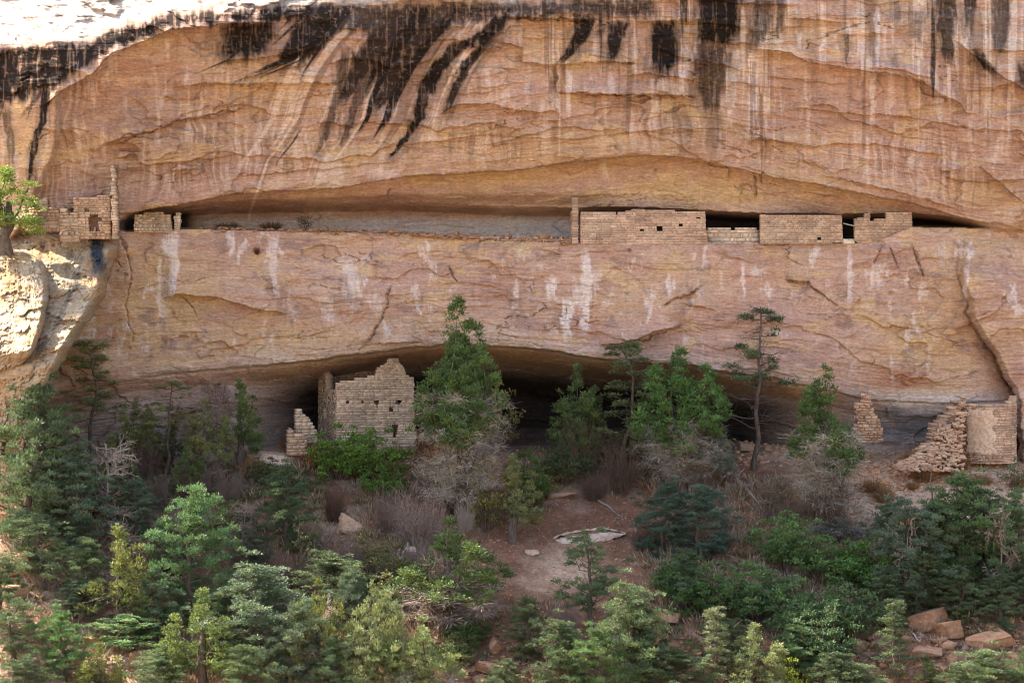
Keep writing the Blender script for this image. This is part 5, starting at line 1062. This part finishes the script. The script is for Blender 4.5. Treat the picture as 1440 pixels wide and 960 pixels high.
for px, pb, w_, h_, lb in [(598, 636, 34, 34, 'round rust-brown grass clump right of the tower house'), (622, 652, 36, 36, 'larger rust-brown grass clump below the round one'), (570, 646, 40, 22, 'brown grass clump at the right foot of the tower house'), (540, 628, 20, 22, 'reddish grass tuft against the tower house front'), (430, 646, 38, 22, 'rusty grass clump right of the pale slab'), (408, 634, 26, 20, 'rusty grass tuft below the stub ruin'), (452, 658, 44, 34, 'dark rusty grass clump below the stub ruin'), (385, 608, 20, 18, 'small rusty tuft on the alcove floor left of the stub ruin'), (362, 598, 22, 14, 'low brown tuft at the left of the alcove floor'), (356, 668, 34, 30, 'brown grass clump left of the pale slab'),
                           (1283, 658, 30, 30, 'golden brown grass clump below the tumbled wall'), (1300, 662, 36, 30, 'second golden brown clump beside the yellowish boulder'), (1300, 676, 36, 24, 'spreading brown clump below the yellowish boulder'), (1346, 660, 34, 24, 'brown clump at the foot of the round tower'), (1328, 666, 30, 14, 'flat brown clump left of the round tower foot'), (1226, 692, 30, 22, 'dark brown bush clump on the pale right slope'), (1244, 706, 26, 28, 'grey-brown bush clump beside the dark brown one'), (1284, 688, 16, 14, 'small brown tuft on the pale right slope'), (1432, 634, 24, 30, 'red-brown bush in the corner right of the round tower'), (1382, 680, 22, 16, 'tan tuft below the round tower'), (1432, 684, 22, 16, 'dark red tuft at the right edge below the round tower')]:
    plant('tuft', CNT['n'] % 2, 'grass_clump', lb, px, pb, pb-h_, w_, DRY if 'rust' in lb or 'red' in lb else DR2, 'grass clump', 'dry grass clumps')
# plants on the rock itself
plant('jun', 2, 'juniper', 'sunlit light green juniper on top of the rock nose at the left edge', 8, 352, 230, 80, (.17, .25, .06), 'tree', None, (1, 1, 1), -4.2)
plant('twig', 2, 'bare_bush', 'red-brown dead bush hanging on the cliff face below the upper ledge', 361, 357, 342, 15, (.55, .20, .14), 'bush', None, (1, 1, 1), -.75)
plant('lsp', 1, 'shrub', 'dark dry shrub growing on the upper ledge against its back wall', 428, 322, 297, 24, (.06, .05, .03), 'shrub', None, (.6, .5, .4), .6, 0, ('stems', 'foliage'))
plant('tuft', 0, 'grass_clump', 'low brown grass on the upper ledge left of the dark shrub', 382, 323, 310, 28, (.12, .07, .04), 'grass clump', None, (1, 1, 1), .4)
plant('tuft', 1, 'grass_clump', 'thin brown grass on the upper ledge near its left end', 320, 322, 312, 30, (.12, .08, .05), 'grass clump', None, (1, 1, 1), .4)
# low scrub and litter nobody could count
def scrub(name, label, n, seed, col, hgt, mat, boxes, blades=26):
    rs = np.random.RandomState(seed); Ps = []; Ds = []; Ls = []
    for _ in range(n):
        b = boxes[rs.randint(len(boxes))]; px, py = rs.uniform(b[0], b[1]), rs.uniform(b[2], b[3])
        if 690 < px < 900 and 690 < py < 835 and rs.rand() < .95: continue
        if (px > 1195 and py < 735) or (1030 < px < 1140 and py < 672): continue
        X, Y, Z, s = ground_at(px, py); k = rs.randint(blades//2, blades); h = hgt*rs.uniform(.4, 1.2); az = rs.uniform(0, 6.28, k); f = rs.uniform(.1, 1.1, k); q = rs.rand(k)**.5*h*.8
        Ps.append(np.stack([X+np.cos(az)*q, Y+np.sin(az)*q, Z-.03+rs.rand(k)*h*.35], -1)); d = np.stack([np.cos(az)*f, np.sin(az)*f, .35+rs.rand(k)], -1); Ds.append(d/np.linalg.norm(d, axis=1, keepdims=True)); Ls.append(np.full(k, h))
    P = np.concatenate(Ps); Dd = np.concatenate(Ds); L = np.concatenate(Ls); N_ = len(P); a = rot_frames(Dd, rs); l = (L*rs.uniform(.4, 1.1, N_))[:, None]; w_ = .014+.012*rs.rand(N_, 1)
    V = np.stack([P, P+Dd*l*.5+a*w_, P+Dd*l, P+Dd*l*.5-a*w_], 1)
    o = link(name, mesh_np(name, V.reshape(-1, 3), np.arange(N_*4).reshape(-1, 4), False, rs.uniform(.6, 1.35, N_)), mat); o.color = col+(1,); tag(o, label, 'ground cover', kind='stuff')
ALL = [(0, 1440, 640, 960), (0, 640, 640, 960), (860, 1240, 640, 860)]
scrub('dry_undergrowth', 'grey and brown dead twigs and stalks between the shrubs', 1700, 81, (.33, .26, .21), .55, M_DRY, ALL, 40)
scrub('grass', 'sparse dry grass and litter on the slope', 1300, 82, (.22, .155, .085), .3, M_DRY, [(0, 1440, 640, 960)], 24)
scrub('green_undergrowth', 'low green and olive weeds between the trees', 800, 83, (.095, .12, .045), .42, M_LEAF, [(0, 700, 640, 960), (900, 1440, 700, 960), (150, 460, 640, 720)], 40)
# dead wood lying about
def log(lb, px0, py0, px1, py1, r, seed, col, forks=2):
    A = ground_at(px0, py0); Bq = ground_at(px1, py1); a = Vector((A[0], A[1], A[2]+r)); b = Vector((Bq[0], Bq[1], Bq[2]+r*1.5)); tb = Tubes(); rs = np.random.RandomState(seed)
    P = limb(tb, (0, 0, 0), tuple(b-a), r, r*.35, rs, .12, 8, -.03, 6)
    for i in range(forks):
        q = P[rs.randint(3, 8)]; d = np.array(b-a)/(b-a).length+rs.normal(size=3)*.7; d[2] = abs(d[2])*.5; twigs(tb, q, d, (b-a).length*.35, r*.4, rs, 2, .6, 4)
    o = tb.build('fallen_branch', M_GREY); o.location = a; o.color = col+(1,); tag(o, lb, 'branch', 'fallen branches on the slope')
for i, a in enumerate([('brown curved trunk lying behind the large light green pinyon', 240, 712, 292, 682, .09, (.75, .6, .5)), ('pale grey fallen branch with bare twigs below the thin dark snag', 1036, 676, 1074, 722, .07, (1.2, 1.1, 1.05)), ('pale forked branch on the ground above the white ledge', 840, 704, 872, 728, .05, (1.0, .95, .9)), ('grey split log standing by the twisted juniper', 562, 864, 578, 828, .11, (1.1, 1.0, .98)), ('white gnarled root left of the twisted juniper', 560, 790, 574, 762, .05, (1.5, 1.45, 1.4)),
                       ('grey sticks at the bottom below the three-trunked pinyon', 715, 928, 752, 922, .05, (.9, .82, .8)), ('dark branch lying across stones at lower right', 1196, 924, 1240, 930, .05, (.6, .55, .55)), ('silver crooked stick beside the orange block', 1284, 892, 1292, 902, .05, (1.8, 1.8, 1.8)), ('thin pale branch lying right of the orange block', 1376, 880, 1398, 872, .03, (1.1, 1.1, 1.1)), ('grey upright stick by the long orange boulder', 1358, 942, 1356, 905, .05, (.9, .9, .92)),
                       ('dead log under the tall left-edge pinyon', 96, 738, 136, 722, .07, (.5, .42, .4)), ('white broken branch at the right edge trees', 1424, 760, 1438, 790, .05, (1.8, 1.8, 1.8)), ('dark fallen branch on the sunlit lower left ground', 255, 945, 232, 968, .05, (.5, .45, .45)), ('straight dead snag pole rising above the right-hand pinyons', 1311, 790, 1310, 664, .06, (.5, .38, .34)), ('brown leaning pole at the left end of the alcove floor', 330, 622, 395, 612, .04, (.55, .42, .36))]):
    lb, x0, y0, x1, y1, r, col = a
    if 'pole rising' in lb or 'standing' in lb or 'upright' in lb or 'root' in lb:
        A = ground_at(x0, y0); Xt, Zt = at(x1, y1, A[1]+.2); o = stick('dead_pole' if 'pole' in lb else 'dead_stump', Vector((0, 0, -.1)), Vector((Xt-A[0], .2, Zt-A[2])), r, r*.4, None, M_GREY, i, .07, 8); o.location = A[:3]; o.color = col+(1,); tag(o, lb, 'dead wood')
    else: log(lb, x0, y0, x1, y1, r, 60+i, col)
